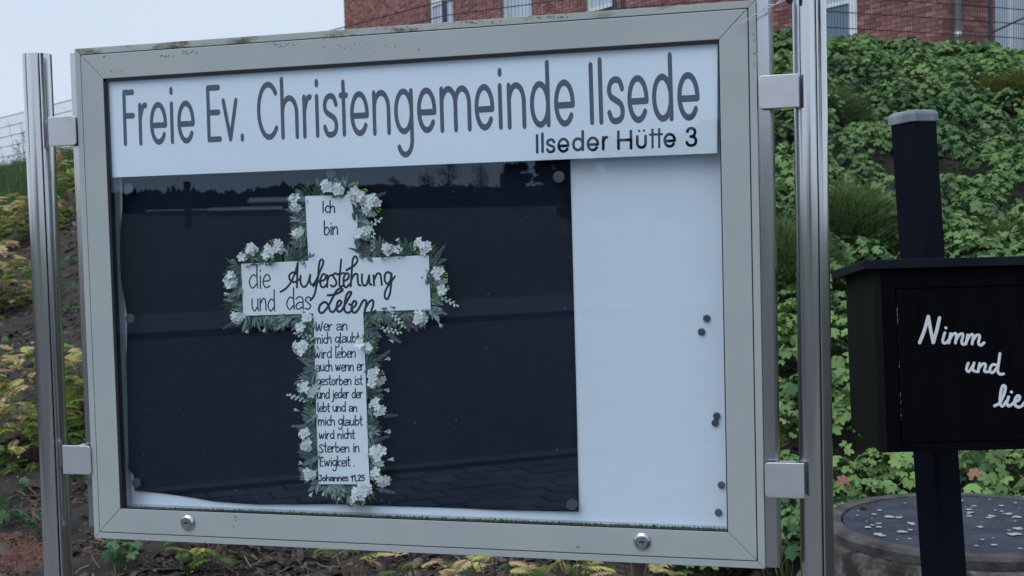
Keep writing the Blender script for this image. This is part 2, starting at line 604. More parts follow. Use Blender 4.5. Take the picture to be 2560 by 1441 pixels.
g['kind'] = 'structure'
g['label'] = 'dark earth bank rising behind the notice board'

# far land: one large sheet, and the meadow that climbs gently on the camera's side of the road
M_field = mat('meadow_soil', (0.022, 0.034, 0.014), (0.040, 0.055, 0.024), rough=0.95, scale=0.6, detail=8, bump=0.4, bscale=5)
DR = np.array([0.8, -0.6, 0]); NR = np.array([0.6, 0.8, 0])


def road_pt(t, n, z): p = DR * t + NR * n; return (p[0], p[1], z)


mb = MB()
prof = [(1500, -0.06), (0.0, -0.06), (-23.4, -0.06), (-28, 0.0), (-170, 4.6), (-400, 5.6), (-2200, 6.0)]
for (n0, z0), (n1, z1) in zip(prof[:-1], prof[1:]):
    mb.add([road_pt(-2000, n0, z0), road_pt(2000, n0, z0), road_pt(2000, n1, z1), road_pt(-2000, n1, z1)], [(0, 3, 2, 1)])
g = mb.build('ground', M_field)
tag(g, 'wide grassy ground reaching the horizon', kind='structure')

M_asph = mat('asphalt', (0.032, 0.033, 0.036), (0.055, 0.055, 0.058), rough=0.85, scale=3, detail=9, bump=0.3, bscale=90)
mb = MB(); mb.box(0, 1, 0, 1, 0, 1)
road = MB()
road.add([road_pt(-60, -5.45, 0), road_pt(60, -5.45, 0), road_pt(60, -18.2, 0), road_pt(-60, -18.2, 0)], [(0, 3, 2, 1)])
tag(road.build('road', M_asph), 'grey asphalt road across from the board', kind='structure')
M_kerb = mat('kerb_concrete', (0.12, 0.12, 0.118), (0.17, 0.17, 0.165), rough=0.9, scale=12, bump=0.2)
for (n0, n1) in ((-5.45, -5.3), (-18.35, -18.2)):
    k = MB()
    k.prism([road_pt(-60, n0, -0.05), road_pt(-60, n1, -0.05), road_pt(-60, n1, 0.1), road_pt(-60, n0, 0.1)], DR * 120)
    tag(k.build('kerb', M_kerb), 'pale concrete kerb beside the road', kind='structure')
M_walk = mat('far_sidewalk_slabs', (0.085, 0.085, 0.085), (0.15, 0.145, 0.14), rough=0.9, scale=2.5, detail=9, bump=0.2, bscale=40)
k = MB()
k.prism([road_pt(-60, -23.3, -0.05), road_pt(-60, -18.35, -0.05), road_pt(-60, -18.35, 0.09), road_pt(-60, -23.3, 0.09)], DR * 120)
tag(k.build('sidewalk', M_walk), 'pale footpath on the far side of the road', kind='structure')

# paved strip the photographer stands on: every paver near the view is its own piece
M_joint = mat('joint_sand', (0.05, 0.045, 0.04), (0.09, 0.08, 0.07), rough=1, scale=60)
M_paver = mat('paver_concrete', (0.12, 0.112, 0.11), (0.21, 0.198, 0.19), rough=0.9, scale=14, detail=8, bump=0.25, bscale=120, tint='object')
M_paverS = mat('paver_concrete_joined', (0.12, 0.112, 0.11), (0.21, 0.198, 0.19), rough=0.9, scale=14, detail=8, bump=0.25, bscale=120, tint='attr')
k = MB()
k.prism([road_pt(-14, -5.3, -0.1), road_pt(-14, 0.4, -0.1), road_pt(-14, 0.4, 0.045), road_pt(-14, -5.3, 0.045)], DR * 32)
pave = k.build('pavement', M_joint)
tag(pave, 'paved strip of rectangular stones before the board', kind='structure')
pm = MB()
pm.box(-.107, .107, -.095, .095, 0, .03); pm.box(-.102, .102, -.09, .09, .03, .034)
pmesh = pm.mesh('paver', M_paver)
cells = []
for j in range(28):
    for i in range(-60, 84):
        t = i * 0.222 + (0.111 if j % 2 else 0); n = -5.2 + j * 0.2
        if t < -13.8 or t > 17.8: continue
        cells.append(((t - 2.0) ** 2 + ((n + 4.6) * 1.6) ** 2, t, n))
cells.sort()
ang = math.atan2(DR[1], DR[0])
rest = MB()
for q, (dd_, t, n) in enumerate(cells):
    x, y, _ = road_pt(t, n, 0)
    zz = 0.04 + rng.uniform(-.003, .003)
    if q < 300:
        o = link('paver', pmesh, pave, loc=(x, y, zz), rot=(rng.uniform(-.01, .01), rng.uniform(-.01, .01), ang))
    elif abs(t - 2) < 9:
        c, s_ = math.cos(ang), math.sin(ang)
        vs = [(x + c * u - s_ * v, y + s_ * u + c * v, zz + w) for w in (0, .033) for u, v in ((-.107, -.095), (.107, -.095), (.107, .095), (-.107, .095))]
        rest.add(vs, [(4, 5, 6, 7), (0, 1, 5, 4), (1, 2, 6, 5), (2, 3, 7, 6), (3, 0, 4, 7)], tint=rng.random())
o = rest.build('paver', M_paverS, pave, tint=True)
o['kind'] = 'stuff'

# ================================================================== brick building
B0 = at(2361, 545, 21.2); B0 = np.array([B0[0], B0[1], 0])
va = math.radians(44.6)
U = np.array([-math.sin(va), math.cos(va), 0])        # along the facade, away to the left
N1 = np.array([-math.cos(va), -math.sin(va), 0])      # outward normal of the long facade
U2 = -N1                                              # along the return wall, away to the right
N2 = -U
F1 = Plane(B0, -U, (0, 0, 1))
F2 = Plane(B0, U2, (0, 0, 1))
M_mortar = mat('mortar', (0.17, 0.13, 0.115), (0.24, 0.19, 0.17), rough=0.95, scale=20, bump=0.2)
BR = dict(rough=0.85, scale=6, detail=8, bump=0.25, bscale=120)
M_brick = mat('brick_red', (0.17, 0.066, 0.058), (0.39, 0.18, 0.155), tint='object', **BR)
M_brickS = mat('brick_red_joined', (0.17, 0.066, 0.058), (0.39, 0.18, 0.155), tint='attr', **BR)
M_white = mat('white_window_plastic', (0.72, 0.74, 0.76), (0.80, 0.81, 0.82), rough=0.4, scale=3)
M_pane = mat('window_pane_pale_blind', (0.36, 0.46, 0.55), (0.48, 0.56, 0.63), rough=0.25, spec=0.7, scale=2, stretch=(1, 1, .3))
M_dkgrey = mat('dark_sill_metal', (0.03, 0.034, 0.045), (0.045, 0.05, 0.06), rough=0.5)
M_blue = mat('blue_grey_panel', (0.12, 0.18, 0.25), (0.15, 0.21, 0.28), rough=0.5, scale=3)
ZT = 1.55
uL = -F1.to2(860, 40)[0]          # length of the long facade
print('facade length', uL)
bld = empty('brick_building', (B0[0], B0[1], h_at(B0)), 'red brick building with white framed windows above the bank', 'building')
ZTOP = 11.0
zb = 2.6


def opening(x0, x1, ytop, ybot, pl=F1):      # pixel box on a facade -> (u0,u1,z0,z1), u away from the corner
    a_ = pl.to2(x0, ybot); b_ = pl.to2(x1, ytop)
    return a_, b_


def winbox(xa, xb, yref_x, yref, ztop_up):
    u0 = -F1.to2(xa, 30)[0]; u1 = -F1.to2(xb, 30)[0]
    return min(u0, u1), max(u0, u1)


zsill = F1.to2(1465, 31)[1]       # sill height read on the third window
ops = []
for xa, xb in ((1071, 1131), (1252, 1328), (1461, 1540)):
    u0, u1 = winbox(xa, xb, 0, 0, 0)
    ops.append((u0, u1, zsill, zsill + 2.1))
du = winbox(2010, 2141, 0, 0, 0)
ops.append((du[0], du[1], 3.3, 6.0))
up = winbox(1690, 1775, 0, 0, 0)
ops.append((up[0], up[1], zsill, zsill + 2.1))
# wall: pieces between the openings, set 12 mm behind the brick faces
wall = MB()


def wallquad(P0, e, n, u0, u1, z0, z1, dep=0.35, off=-0.012):
    a_ = P0 + e * u0 + n * off; b_ = P0 + e * u1 + n * off
    wall.prism([(a_[0], a_[1], z0), (b_[0], b_[1], z0), (b_[0], b_[1], z1), (a_[0], a_[1], z1)], -n * dep)


cuts = sorted(ops, key=lambda r: r[0])
u = 0.0
for (a0, a1, z0, z1) in cuts:
    wallquad(B0, U, N1, u, a0, zb, ZTOP)
    wallquad(B0, U, N1, a0, a1, zb, z0)
    wallquad(B0, U, N1, a0, a1, z1, ZTOP)
    u = a1
wallquad(B0, U, N1, u, uL, zb, ZTOP)
op2 = (max(0.0, F2.to2(2489, 100)[0]), F2.to2(2489, 100)[0] + 3.0, 3.0, 6.4)
wallquad(B0, U2, N2, 0.36, op2[0], zb, ZTOP)
wallquad(B0, U2, N2, op2[0], op2[1], op2[3], ZTOP)
wallquad(B0, U2, N2, op2[1], 12.0, zb, ZTOP)
# gable end at the left and back wall, closing the block
BL = B0 + U * uL
wallquad(BL, U2, U, 0.36, 12.0, zb, ZTOP)
wallquad(B0 + U2 * 12.0, U, U2, 0, uL, zb, ZTOP)
wall.build('wall', M_mortar, bld)
rf = MB()
c4 = [B0, BL, BL + U2 * 12, B0 + U2 * 12]
cc = sum(c4) / 4
rf.add([(c[0] + (c[0] - cc[0]) * .04, c[1] + (c[1] - cc[1]) * .04, ZTOP) for c in c4] + [tuple((c4[0] + c4[3]) / 2 + (0, 0, ZTOP + 3)), tuple((c4[1] + c4[2]) / 2 + (0, 0, ZTOP + 3))],
       [(0, 1, 5, 4), (2, 3, 4, 5), (0, 4, 3), (1, 2, 5), (0, 3, 2, 1)])
rf.build('roof', mat('roof_tiles_dark', (0.05, 0.035, 0.03), (0.08, 0.05, 0.045), rough=0.8, scale=5, bump=.4), bld)
# bricks
bricks = []
ch, bw, jt = 0.0833, 0.24, 0.011


def course(P0, e, n, L_, openings, zmax, fi):
    z = zb
    r_ = 0
    while z < zmax:
        u_ = -0.125 if r_ % 2 else 0.0
        while u_ < L_:
            a0, a1 = max(u_, 0.0), min(u_ + bw, L_)
            segs = [(a0, a1)]
            for (o0, o1, z0, z1) in openings:
                if z + ch * .5 > z0 and z + ch * .5 < z1:
                    ns = []
                    for (s0, s1) in segs:
                        if s1 <= o0 or s0 >= o1: ns.append((s0, s1))
                        else:
                            if s0 < o0: ns.append((s0, o0))
                            if s1 > o1: ns.append((o1, s1))
                    segs = ns
            for s0, s1 in segs:
                if s1 - s0 > 0.04: bricks.append((fi, s0, s1 - jt * 0.9, z))
            u_ += bw + jt
        z += ch; r_ += 1


course(B0, U, N1, uL, ops, 10.9, 0)
course(B0, U2, N2, 4.5, [op2], 7.2, 1)
FR = [(B0, U, N1), (B0, U2, N2)]


def vis_score(b):
    P0, e, n = FR[b[0]]
    c = P0 + e * (b[1] + b[2]) / 2 + np.array([0, 0, b[3]])
    q = (c - CAM) @ RM
    X, Y = 1280 + FPX * q[0] / q[1], 720.5 - FPX * q[2] / q[1]
    vis = (2140 < X < 2475 and 0 < Y < 118) or (1930 < X < 1985 and 0 < Y < 118) or (862 < X < 1880 and 0 < Y < 75 - (X - 860) * .07)
    return (0 if vis else 1, q[1])


bricks.sort(key=vis_score)
rest = MB()
bm_ = {}
for i, (fi, s0, s1, z) in enumerate(bricks):
    P0, e, n = FR[fi]
    pr = rng.uniform(-.002, .002)
    w = round(s1 - s0, 3)
    if i < 300:
        if w not in bm_:
            k = MB(); k.box(0, w, -0.002, 0.014, 0, ch - jt)
            bm_[w] = k.mesh('brick', M_brick)
        # local x along e, y = outward
        o = link('brick', bm_[w], bld)
        mt = Matrix.Identity(4)
        for r_ in range(3):
            mt[r_][0], mt[r_][1], mt[r_][2] = e[r_], n[r_], (0, 0, 1)[r_]
            mt[r_][3] = (P0 + e * s0 + n * (-0.012 + pr) + np.array([0, 0, z]))[r_]
        o.matrix_parent_inverse = Matrix.Translation(bld.location).inverted()
        o.matrix_basis = mt
    else:
        a_ = P0 + e * s0 + n * (-0.014); b_ = P0 + e * s1 + n * (-0.014)
        rest.prism([(a_[0], a_[1], z), (b_[0], b_[1], z), (b_[0], b_[1], z + ch - jt), (a_[0], a_[1], z + ch - jt)], n * (0.016 + pr), tint=min(1, max(0, rng.gauss(.5, .28))))
o = rest.build('brick', M_brickS, bld, tint=True)
o['kind'] = 'stuff'


def fbox(mbx, P0, e, n, u0, u1, z0, z1, o0, o1):
    a_ = P0 + e * u0 + n * o0; b_ = P0 + e * u1 + n * o0
    mbx.prism([(a_[0], a_[1], z0), (b_[0], b_[1], z0), (b_[0], b_[1], z1), (a_[0], a_[1], z1)], n * (o1 - o0))


def window(u0, u1, z0, z1, label=None, transom=None):
    f = MB()
    w = 0.07
    for a_, b_, c_, d_ in ((u0, u0 + w, z0, z1), (u1 - w, u1, z0, z1), (u0 + w, u1 - w, z0, z0 + w), (u0 + w, u1 - w, z1 - w, z1)):
        fbox(f, B0, U, N1, a_, b_, c_, d_, -0.16, -0.09)
    if transom:
        fbox(f, B0, U, N1, u0 + w, u1 - w, transom, transom + 0.16, -0.16, -0.088)
    fr = f.build('window', M_white, bld)
    g_ = MB(); fbox(g_, B0, U, N1, u0 + w, u1 - w, z0 + w, z1 - w, -0.14, -0.13)
    g_.build('pane', M_pane, fr)
    s_ = MB()
    fbox(s_, B0, U, N1, u0 - .03, u1 + .03, z0 - 0.05, z0 - 0.002, -0.16, 0.05)
    s_.build('sill', M_white, fr)
    if label: fr['label'] = label
    return fr


trz = F1.to2(1075, 17)[1]
window(*ops[0], transom=trz)
window(*ops[1])
window(*ops[2])
window(*ops[4])
# tall white framed door opening with a blue-grey panel
f = MB()
u0, u1 = du
zt = F1.to2(2115, 8)[1]
wpx = -F1.to2(2117, 50)[0]
fbox(f, B0, U, N1, u0, wpx, 3.3, 6.0, -0.14, -0.05)
fbox(f, B0, U, N1, wpx, u1, zt, zt + 0.07, -0.14, -0.06)
fbox(f, B0, U, N1, u1 - .12, u1, 3.3, zt, -0.14, -0.05)
dr = f.build('door', M_white, bld)
k = MB(); fbox(k, B0, U, N1, wpx, u1 - .12, 3.3, zt, -0.13, -0.09); k.build('panel', M_blue, dr)
k = MB(); fbox(k, B0, U, N1, wpx, u1 - .12, zt + 0.07, 6.0, -0.13, -0.09); k.build('pane', M_pane, dr)
# the big pale gate-like opening in the return wall
k = MB(); fbox(k, B0, U2, N2, op2[0], op2[1], 3.0, 6.4, -0.2, -0.1)
gt = k.build('garage_door', M_pane, bld)
k = MB()
for q in range(8):
    uu = op2[0] + q * 0.42
    fbox(k, B0, U2, N2, uu, uu + 0.05, 3.0, 6.4, -0.1, -0.05)
k.build('bar', M_white, gt)
# downpipe
pu = F2.to2(2384, 60)[0]
pp = B0 + U2 * pu + N2 * 0.09
k = MB(); k.tube([(pp[0], pp[1], 2.9), (pp[0], pp[1], ZTOP - .1)], 0.05, 12)
zc = F2.to2(2384, 98)[1]
k.tube([(pp[0], pp[1], zc), (pp[0], pp[1], zc + .1)], 0.062, 12)
k.build('downpipe', mat('zinc', (0.42, 0.44, 0.48), (0.55, 0.57, 0.6), rough=0.45, metal=0.5, scale=4), bld, smooth=True)

# ================================================================== wire fence along the crest
M_fence = mat('anthracite_fence_paint', (0.02, 0.028, 0.05), (0.03, 0.038, 0.06), rough=0.5)
M_fence_veiled = mat('veil_lightened_fence_paint', (0.10, 0.125, 0.16), (0.15, 0.175, 0.21), rough=0.5)  # same fence paint, with the pale veil of sky glare put into its colour
posts = [2900, 2483, 2013, 1552, 1131]
px = 1131.0


def fpt(px):
    d = float(fD(px)); return ld((px - 1280) / 3237 * d, d, float(fB(px)))


posts_l = []
PSTEP = 2.35
while px > -380:
    p0 = fpt(px); q = px
    while q > -400 and np.linalg.norm(fpt(q)[:2] - p0[:2]) < PSTEP: q -= 2
    px = q; posts_l.append(px)
posts += posts_l
print('fence posts', [round(p) for p in posts])
fp = [fpt(p) for p in posts]
fence = empty('wire_fence', fp[3], 'dark double wire mesh fence along the top of the bank', 'fence')
for i, p in enumerate(fp):
    k = MB()
    k.box(p[0] - .03, p[0] + .03, p[1] - .02, p[1] + .02, p[2] - 0.5, p[2] + 1.21)
    if posts[i] == 1552:
        k.box(p[0] + .08, p[0] + .14, p[1] - .03, p[1] + .01, p[2] - 0.5, p[2] + 1.21)
    k.build('fence_post', M_fence, fence, bevel=.004)
    if i + 1 < len(fp):
        r_ = fp[i + 1]
        dv = (r_ - p); L_ = np.linalg.norm(dv[:2]); dh = np.array([dv[0], dv[1], 0]) / L_
        k = MB()
        nrm = np.array([-dh[1], dh[0], 0])
        for q in range(7):
            zz = 0.0 + q * 0.2
            for sg in (-1, 1):
                k.tube([p + (0, 0, zz) + nrm * .006 * sg, r_ + (0, 0, zz) + nrm * .006 * sg], 0.0058, 5)
        nw = int(L_ / 0.05)
        for q in range(1, nw):
            b_ = p + dv * q / nw
            k.tube([b_, b_ + (0, 0, 1.22)], 0.0027, 4, cap=False)
        k.build('wire_panel', M_fence if posts[i] > 900 else M_fence_veiled, fence)
# brace bar of the gate at the right
k = MB()
ga, gb = at(2484, 80, 17.95), at(2575, 38, 18.3)
k.tube([ga, gb], 0.014, 6)
k.build('brace', M_fence, fence)

# ================================================================== leaves, mulch and shrubs
def palmate(lobes=5):
    V_ = [(0, 0, 0.0)]
    A = []
    n = lobes
    for i in range(n * 2 + 1):
        a_ = math.radians(-145 + 290 * i / (n * 2))
        tip = i % 2 == 1
        r_ = (0.5 if tip else 0.30) * (1 - 0.12 * abs(math.sin(a_ / 2)) if tip else 1)
        A.append((a_, r_, tip))
    V_ = [(0, -0.06, -0.02)]
    for a_, r_, tip in A:
        if tip:
            for da, rr in ((-.27, .42), (-.1, .485), (0, .5), (.1, .485), (.27, .42)):
                if da == 0: V_.append((math.sin(a_) * .495, math.cos(a_) * .495, -0.09))
                elif abs(da) > .2: V_.append((math.sin(a_ + da) * rr, math.cos(a_ + da) * rr, -0.03))
        else:
            V_.append((math.sin(a_) * r_ * 1.22, math.cos(a_) * r_ * 1.22, 0.02))
    F_ = [(0, i, i + 1) for i in range(1, len(V_) - 1)]
    V_ = np.array(V_, float)
    # vein relief: centre pulled down, blade arching
    V_[:, 2] += 0.06 - 0.25 * (V_[:, 0] ** 2 + V_[:, 1] ** 2)
    return V_, np.array(F_)


LV, LF = palmate(6)
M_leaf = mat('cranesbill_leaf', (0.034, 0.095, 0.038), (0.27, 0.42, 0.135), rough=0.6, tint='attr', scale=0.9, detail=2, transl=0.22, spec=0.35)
M_leafo = mat('cranesbill_leaf_single', (0.03, 0.10, 0.045), (0.13, 0.25, 0.10), rough=0.55, tint='object', scale=25, detail=2, transl=0.22, spec=0.35)
M_leafr = mat('autumn_leaf', (0.34, 0.15, 0.10), (0.42, 0.22, 0.13), rough=0.6, scale=25, transl=0.2)
M_stem = mat('leaf_stem', (0.05, 0.10, 0.03), (0.09, 0.15, 0.05), rough=0.6)

MH = 4.9
mh_l, mh_d = (2425 - 1280) / 3237 * 4.9, 4.9        # the concrete shaft (see below)


def blocked(l, d):
    return (l - mh_l) ** 2 + (d - mh_d) ** 2 < 0.68 ** 2


JUN = []
pos = []; nor = []; sc = []; tn = []
centers = []
for _ in range(10500):
    d = 5.0 + 12.5 * nrg.random() ** 0.8
    pxx = 1250 + 2210 * nrg.random()
    l = (pxx - 1280) / 3237 * d
    if d > fD(min(pxx, 3500)) - 0.2 or blocked(l, d): continue
    if d < 5.6 and pxx < 2000: continue
    if pxx < 1600 and d < 6.9: continue
    if any((l - c[0]) ** 2 + (d - c[1]) ** 2 < c[2] for c in centers[-700:]): continue
    centers.append((l, d, 0.24 ** 2 if nrg.random() < .5 else 0.32 ** 2))
print('mounds', len(centers))
gaps = [(2090, 285, .0), (2090, 300, .0), (2350, 440, 0), (2240, 470, 0), (1965, 540, 0), (2440, 455, 0)]
gp = []
for gx, gy, _ in gaps:
    p = ground_hit(gx, gy + 20); q = p - CAM; gp.append((q @ RT, q @ FW))
for (l, d, _) in centers:
    if any((l - a_) ** 2 + ((d - b_) * .6) ** 2 < .16 ** 2 for a_, b_ in gp): continue
    base = ld(l, d, float(H(l, d)))
    R_ = nrg.uniform(0.20, 0.32)
    hh = nrg.uniform(0.18, 0.42)
    if d > float(fD(min(float(px_of(l, d)), 3500))) - 2.2: hh *= .5
    n = int(nrg.uniform(75, 105) * (1.15 if d < 8 else 1))
    tt = nrg.uniform(.2, .7) + (0.15 if d < 8 else 0)
    for _k in range(n):
        a_ = nrg.random() * 2 * math.pi; rr = math.sqrt(nrg.random())
        x, y = math.cos(a_) * rr, math.sin(a_) * rr
        z = math.sqrt(max(0, 1 - rr * rr * .9))
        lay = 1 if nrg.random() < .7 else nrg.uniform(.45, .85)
        p = base + np.array([x * R_, y * R_, 0.03 + z * hh * lay])
        pos.append(p)
        nn = np.array([x * .75 + nrg.normal(0, .28), y * .75 + nrg.normal(0, .28), 0.75])
        nor.append(nn)
        sc.append(nrg.uniform(.045, .105))
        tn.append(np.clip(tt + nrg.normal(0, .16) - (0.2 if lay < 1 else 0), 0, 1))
pos, nor, sc, tn = map(np.array, (pos, nor, sc, tn))
print('leaves', len(pos))
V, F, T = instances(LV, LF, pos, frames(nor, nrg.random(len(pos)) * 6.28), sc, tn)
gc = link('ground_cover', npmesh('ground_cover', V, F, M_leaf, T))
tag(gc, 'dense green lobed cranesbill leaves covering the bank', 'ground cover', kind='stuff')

# stalks showing under the front leaves
k = MB()
for _ in range(260):
    pxx = nrg.uniform(1900, 2600); d = nrg.uniform(5.3, 6.1)
    l = (pxx - 1280) / 3237 * d
    if (l - mh_l) ** 2 + (d - mh_d) ** 2 < .6 ** 2: continue
    b_ = ld(l, d, float(H(l, d)))
    k.tube([b_, b_ + nrg.normal(0, .025, 3) * (1, 1, 0) + (0, 0, .1), b_ + nrg.normal(0, .04, 3) * (1, 1, 0) + (0, 0, .2)], .003, 4)
tag(k.build('leaf_stalks', M_stem), 'thin green stalks under the front leaves of the bank', 'stalks', kind='stuff')

# single coloured leaves by the concrete ring
leaf_me = npmesh('leaf', LV, LF, M_leafo)
leaf_red = npmesh('leaf_red', LV, LF, M_leafr)
for (pxx, pyy, D, s_, lab) in ((2437, 1187, 5.48, .065, 'salmon red withered leaf beyond the lid, right of the black post'),
                               (2108, 1205, 5.42, .065, 'orange withered leaf hanging left of the concrete ring')):
    p = at(pxx, pyy, D)
    o = link('withered_leaf', leaf_red, loc=p, rot=(math.radians(70), rng.uniform(-.4, .4), YAW + rng.uniform(-.3, .3)), scale=s_)
    tag(o, lab, 'leaf')


def seedling(pxx, pyy, size, n, label):
    p = ground_hit(pxx, pyy)
    e = empty('cranesbill_plant', p, label, 'plant', 'young cranesbill plants in the bark mulch')
    r = random.Random(int(pxx * 7 + pyy))
    for i in range(n):
        a_ = 6.283 * i / n + r.uniform(-.4, .4); rr = r.uniform(.15, 1) * size * .55
        hh = size * r.uniform(.35, .8)
        link('leaf', leaf_me, e, loc=(math.cos(a_) * rr, math.sin(a_) * rr, hh),
             rot=(math.sin(a_) * -.6 + r.uniform(-.4, .4) + .45, math.cos(a_) * .6 + r.uniform(-.4, .4), r.uniform(0, 6.28)), scale=size * r.uniform(.38, .55))
    k = MB()
    for i in range(min(n, 6)):
        a_ = 6.283 * i / 6
        k.tube([(0, 0, 0), (math.cos(a_) * size * .25, math.sin(a_) * size * .25, size * .5)], .0025, 4)
    k.build('stem', M_stem, e, world=False)


for a_ in ((300, 1432, .17, 14, 'largest young cranesbill on the mulch under the left end of the frame'),
           (112, 1350, .17, 9, 'green cranesbill touching the left side of the left steel post, low down'),
           (12, 1330, .19, 10, 'green cranesbill at the left edge in front of reddish soil'),
           (205, 1225, .17, 10, 'lobed green leaves between left post and frame beside the lower bracket'),
           (205, 1160, .15, 8, 'dark green leaves just behind the lower left bracket'),
           (60, 1235, .10, 6, 'tiny pale seedling in the mulch under the yellow shrub'),
           (185, 1195, .14, 9, 'low dark plant at the right foot of the yellow shrub'),
           (66, 690, .18, 6, 'small grey green plant high on the mulch left of the post'),
           (55, 735, .16, 6, 'second small plant right of the upper left yellow shrub'),
           (178, 665, .16, 6, 'small green plant high between left post and frame'),
           (178, 735, .12, 5, 'middle one of the small plants between left post and frame'),
           (178, 790, .15, 6, 'lower one of the small plants between left post and frame'),
           (20, 880, .14, 5, 'pale green seedling above the big yellow shrub'),
           (470, 1441, .12, 6, 'tiny green tuft at the lower edge right of the largest cranesbill'),
           (1700, 1436, .24, 15, 'broad cranesbill clump under the lower right part of the frame'),
           (1850, 1440, .24, 16, 'cranesbill clump below the lower right corner of the frame'),
           (1780, 1460, .2, 12, 'cranesbill half hidden between two clumps under the frame')):
    seedling(*a_)

# bark mulch
CV = np.array([(-.5, -.2, 0), (.45, -.26, .02), (.55, .05, .05), (.3, .24, .01), (-.45, .2, .03),
               (-.45, -.15, .10), (.4, -.2, .13), (.48, .04, .14), (.25, .18, .12), (-.4, .15, .12)])
CF = np.array([(5, 6, 7), (5, 7, 8), (5, 8, 9), (0, 1, 6), (0, 6, 5), (1, 2, 7), (1, 7, 6), (2, 3, 8), (2, 8, 7), (3, 4, 9), (3, 9, 8), (4, 0, 5), (4, 5, 9)])
n = 42000
d = 5.2 + 14 * nrg.random(n) ** 1.5
pxx = nrg.uniform(-300, 1900, n)
pxx = np.where(nrg.random(n) < .12, nrg.uniform(1850, 2500, n), pxx)
l = (pxx - 1280) / 3237 * d
ok = (d < 6.9) | (pxx < 330) | (pxx > 1850) | ((d < 12) & (nrg.random(n) < .5))
l, d = l[ok], d[ok]
ok = (l - mh_l) ** 2 + (d - mh_d) ** 2 > .62 ** 2
l, d = l[ok], d[ok]; n = len(l)
pos = CAM + l[:, None] * RT + d[:, None] * FW
pos[:, 2] = H(l, d) + 0.004
nrm = np.stack([nrg.normal(0, .45, n), nrg.normal(0, .45, n), np.ones(n)], 1)
M_bark = mat('bark_chip', (0.016, 0.011, 0.010), (0.21, 0.15, 0.12), rough=0.85, tint='attr', scale=30, detail=6, bump=.5, bscale=120)
V, F, T = instances(CV, CF, pos, frames(nrm, nrg.random(n) * 6.28), np.exp(nrg.normal(math.log(.030), .5, n)), np.clip(nrg.beta(1.3, 3.6, n), 0, 1))
tag(link('bark_mulch', npmesh('bark_mulch', V, F, M_bark, T)), 'brown bark chips strewn over the earth bank', 'bark mulch', kind='stuff')
# twigs and pale splinters
k = MB()
for _ in range(520):
    d_ = nrg.uniform(5.5, 9 if nrg.random() < .7 else 13); px_ = nrg.uniform(-60, 300) if nrg.random() < .5 else nrg.uniform(200, 1600)
    if px_ > 300: d_ = nrg.uniform(5.6, 6.6)
    l_ = (px_ - 1280) / 3237 * d_
    b_ = ld(l_, d_, float(H(l_, d_)) + .015)
    a_ = nrg.random() * 6.28; L_ = nrg.uniform(.03, .11)
    e_ = b_ + np.array([math.cos(a_) * L_, math.sin(a_) * L_, nrg.uniform(-.005, .05)])
    k.tube([b_, (b_ + e_) / 2 + nrg.normal(0, .006, 3), e_], nrg.uniform(.0012, .0035), 4, tint=nrg.random())
tag(k.build('twigs', mat('dry_twig', (0.10, 0.075, 0.055), (0.30, 0.24, 0.19), rough=0.8, tint='attr', scale=20), tint=True), 'dry twigs and pale splinters lying on the mulch', 'twigs', kind='stuff')

# reddish soil at the lower left
k = MB()
rs = []
for (px_, py_) in ((-60, 1470), (-60, 1330), (40, 1325), (120, 1350), (150, 1400), (150, 1470)):
    rs.append(ground_hit(px_, py_))
cen = sum(rs) / len(rs)
cl = []
for _ in range(2600):
    w = nrg.dirichlet(np.ones(len(rs)) * .8)
    p = sum(a_ * b_ for a_, b_ in zip(w, rs)); p[2] = h_at(p) + .006
    cl.append(p)
cl = np.array(cl); n = len(cl)
V, F, T = instances(CV * (1, 1.6, 2.5), CF, cl, frames(np.stack([nrg.normal(0, .6, n), nrg.normal(0, .6, n), np.ones(n)], 1), nrg.random(n) * 6.28), nrg.uniform(.008, .03, n), nrg.random(n))
tag(link('loose_soil', npmesh('loose_soil', V, F, mat('reddish_crumbly_soil', (0.055, 0.026, 0.018), (0.17, 0.08, 0.055), rough=.95, tint='attr', scale=20), T)), 'loose reddish soil in the lower left corner', 'soil', kind='stuff')

# false spiraea shrubs: pinnate fronds
def frond(seed):
    r = random.Random(seed)
    k = MB()
    pts = []
    for i in range(11):
        t = i / 10
        pts.append(np.array([t * math.cos(.9 * t * t * .9) * .95, 0.02 * math.sin(t * 3 + seed), .06 * t - .34 * t * t]))
    k.tube(pts, [.012 - .008 * i / 10 for i in range(11)], 3)
    for i in range(1, 11):
        t = i / 10.5
        b_ = pts[i - 1] + (pts[i] - pts[i - 1]) * .6
        L_ = .30 * math.sin(math.pi * min(1, (t * .82 + .22))) * r.uniform(.88, 1.1)
        for sg in (-1, 1):
            dirv = np.array([.55 + r.uniform(-.08, .08), sg * .83, -.18 + r.uniform(-.12, .1)]); dirv /= np.linalg.norm(dirv)
            side = np.array([.83, -sg * .55, 0]) * L_ * .20
            m1 = b_ + dirv * L_ * .4 + np.array([0, 0, -.012]); tip = b_ + dirv * L_ + np.array([0, 0, -.05 * r.random()])
            v = [b_, b_ + dirv * L_ * .35 + side + (0, 0, .022), tip, b_ + dirv * L_ * .35 - side + (0, 0, .022), m1]
            k.add(v, [(0, 4, 1), (1, 4, 2), (2, 4, 3), (3, 4, 0)])
    e = pts[-1]
    k.add([e, e + (.06, .03, -.02), e + (.16, 0, -.06), e + (.06, -.03, -.02)], [(0, 1, 2, 3)])
    return k


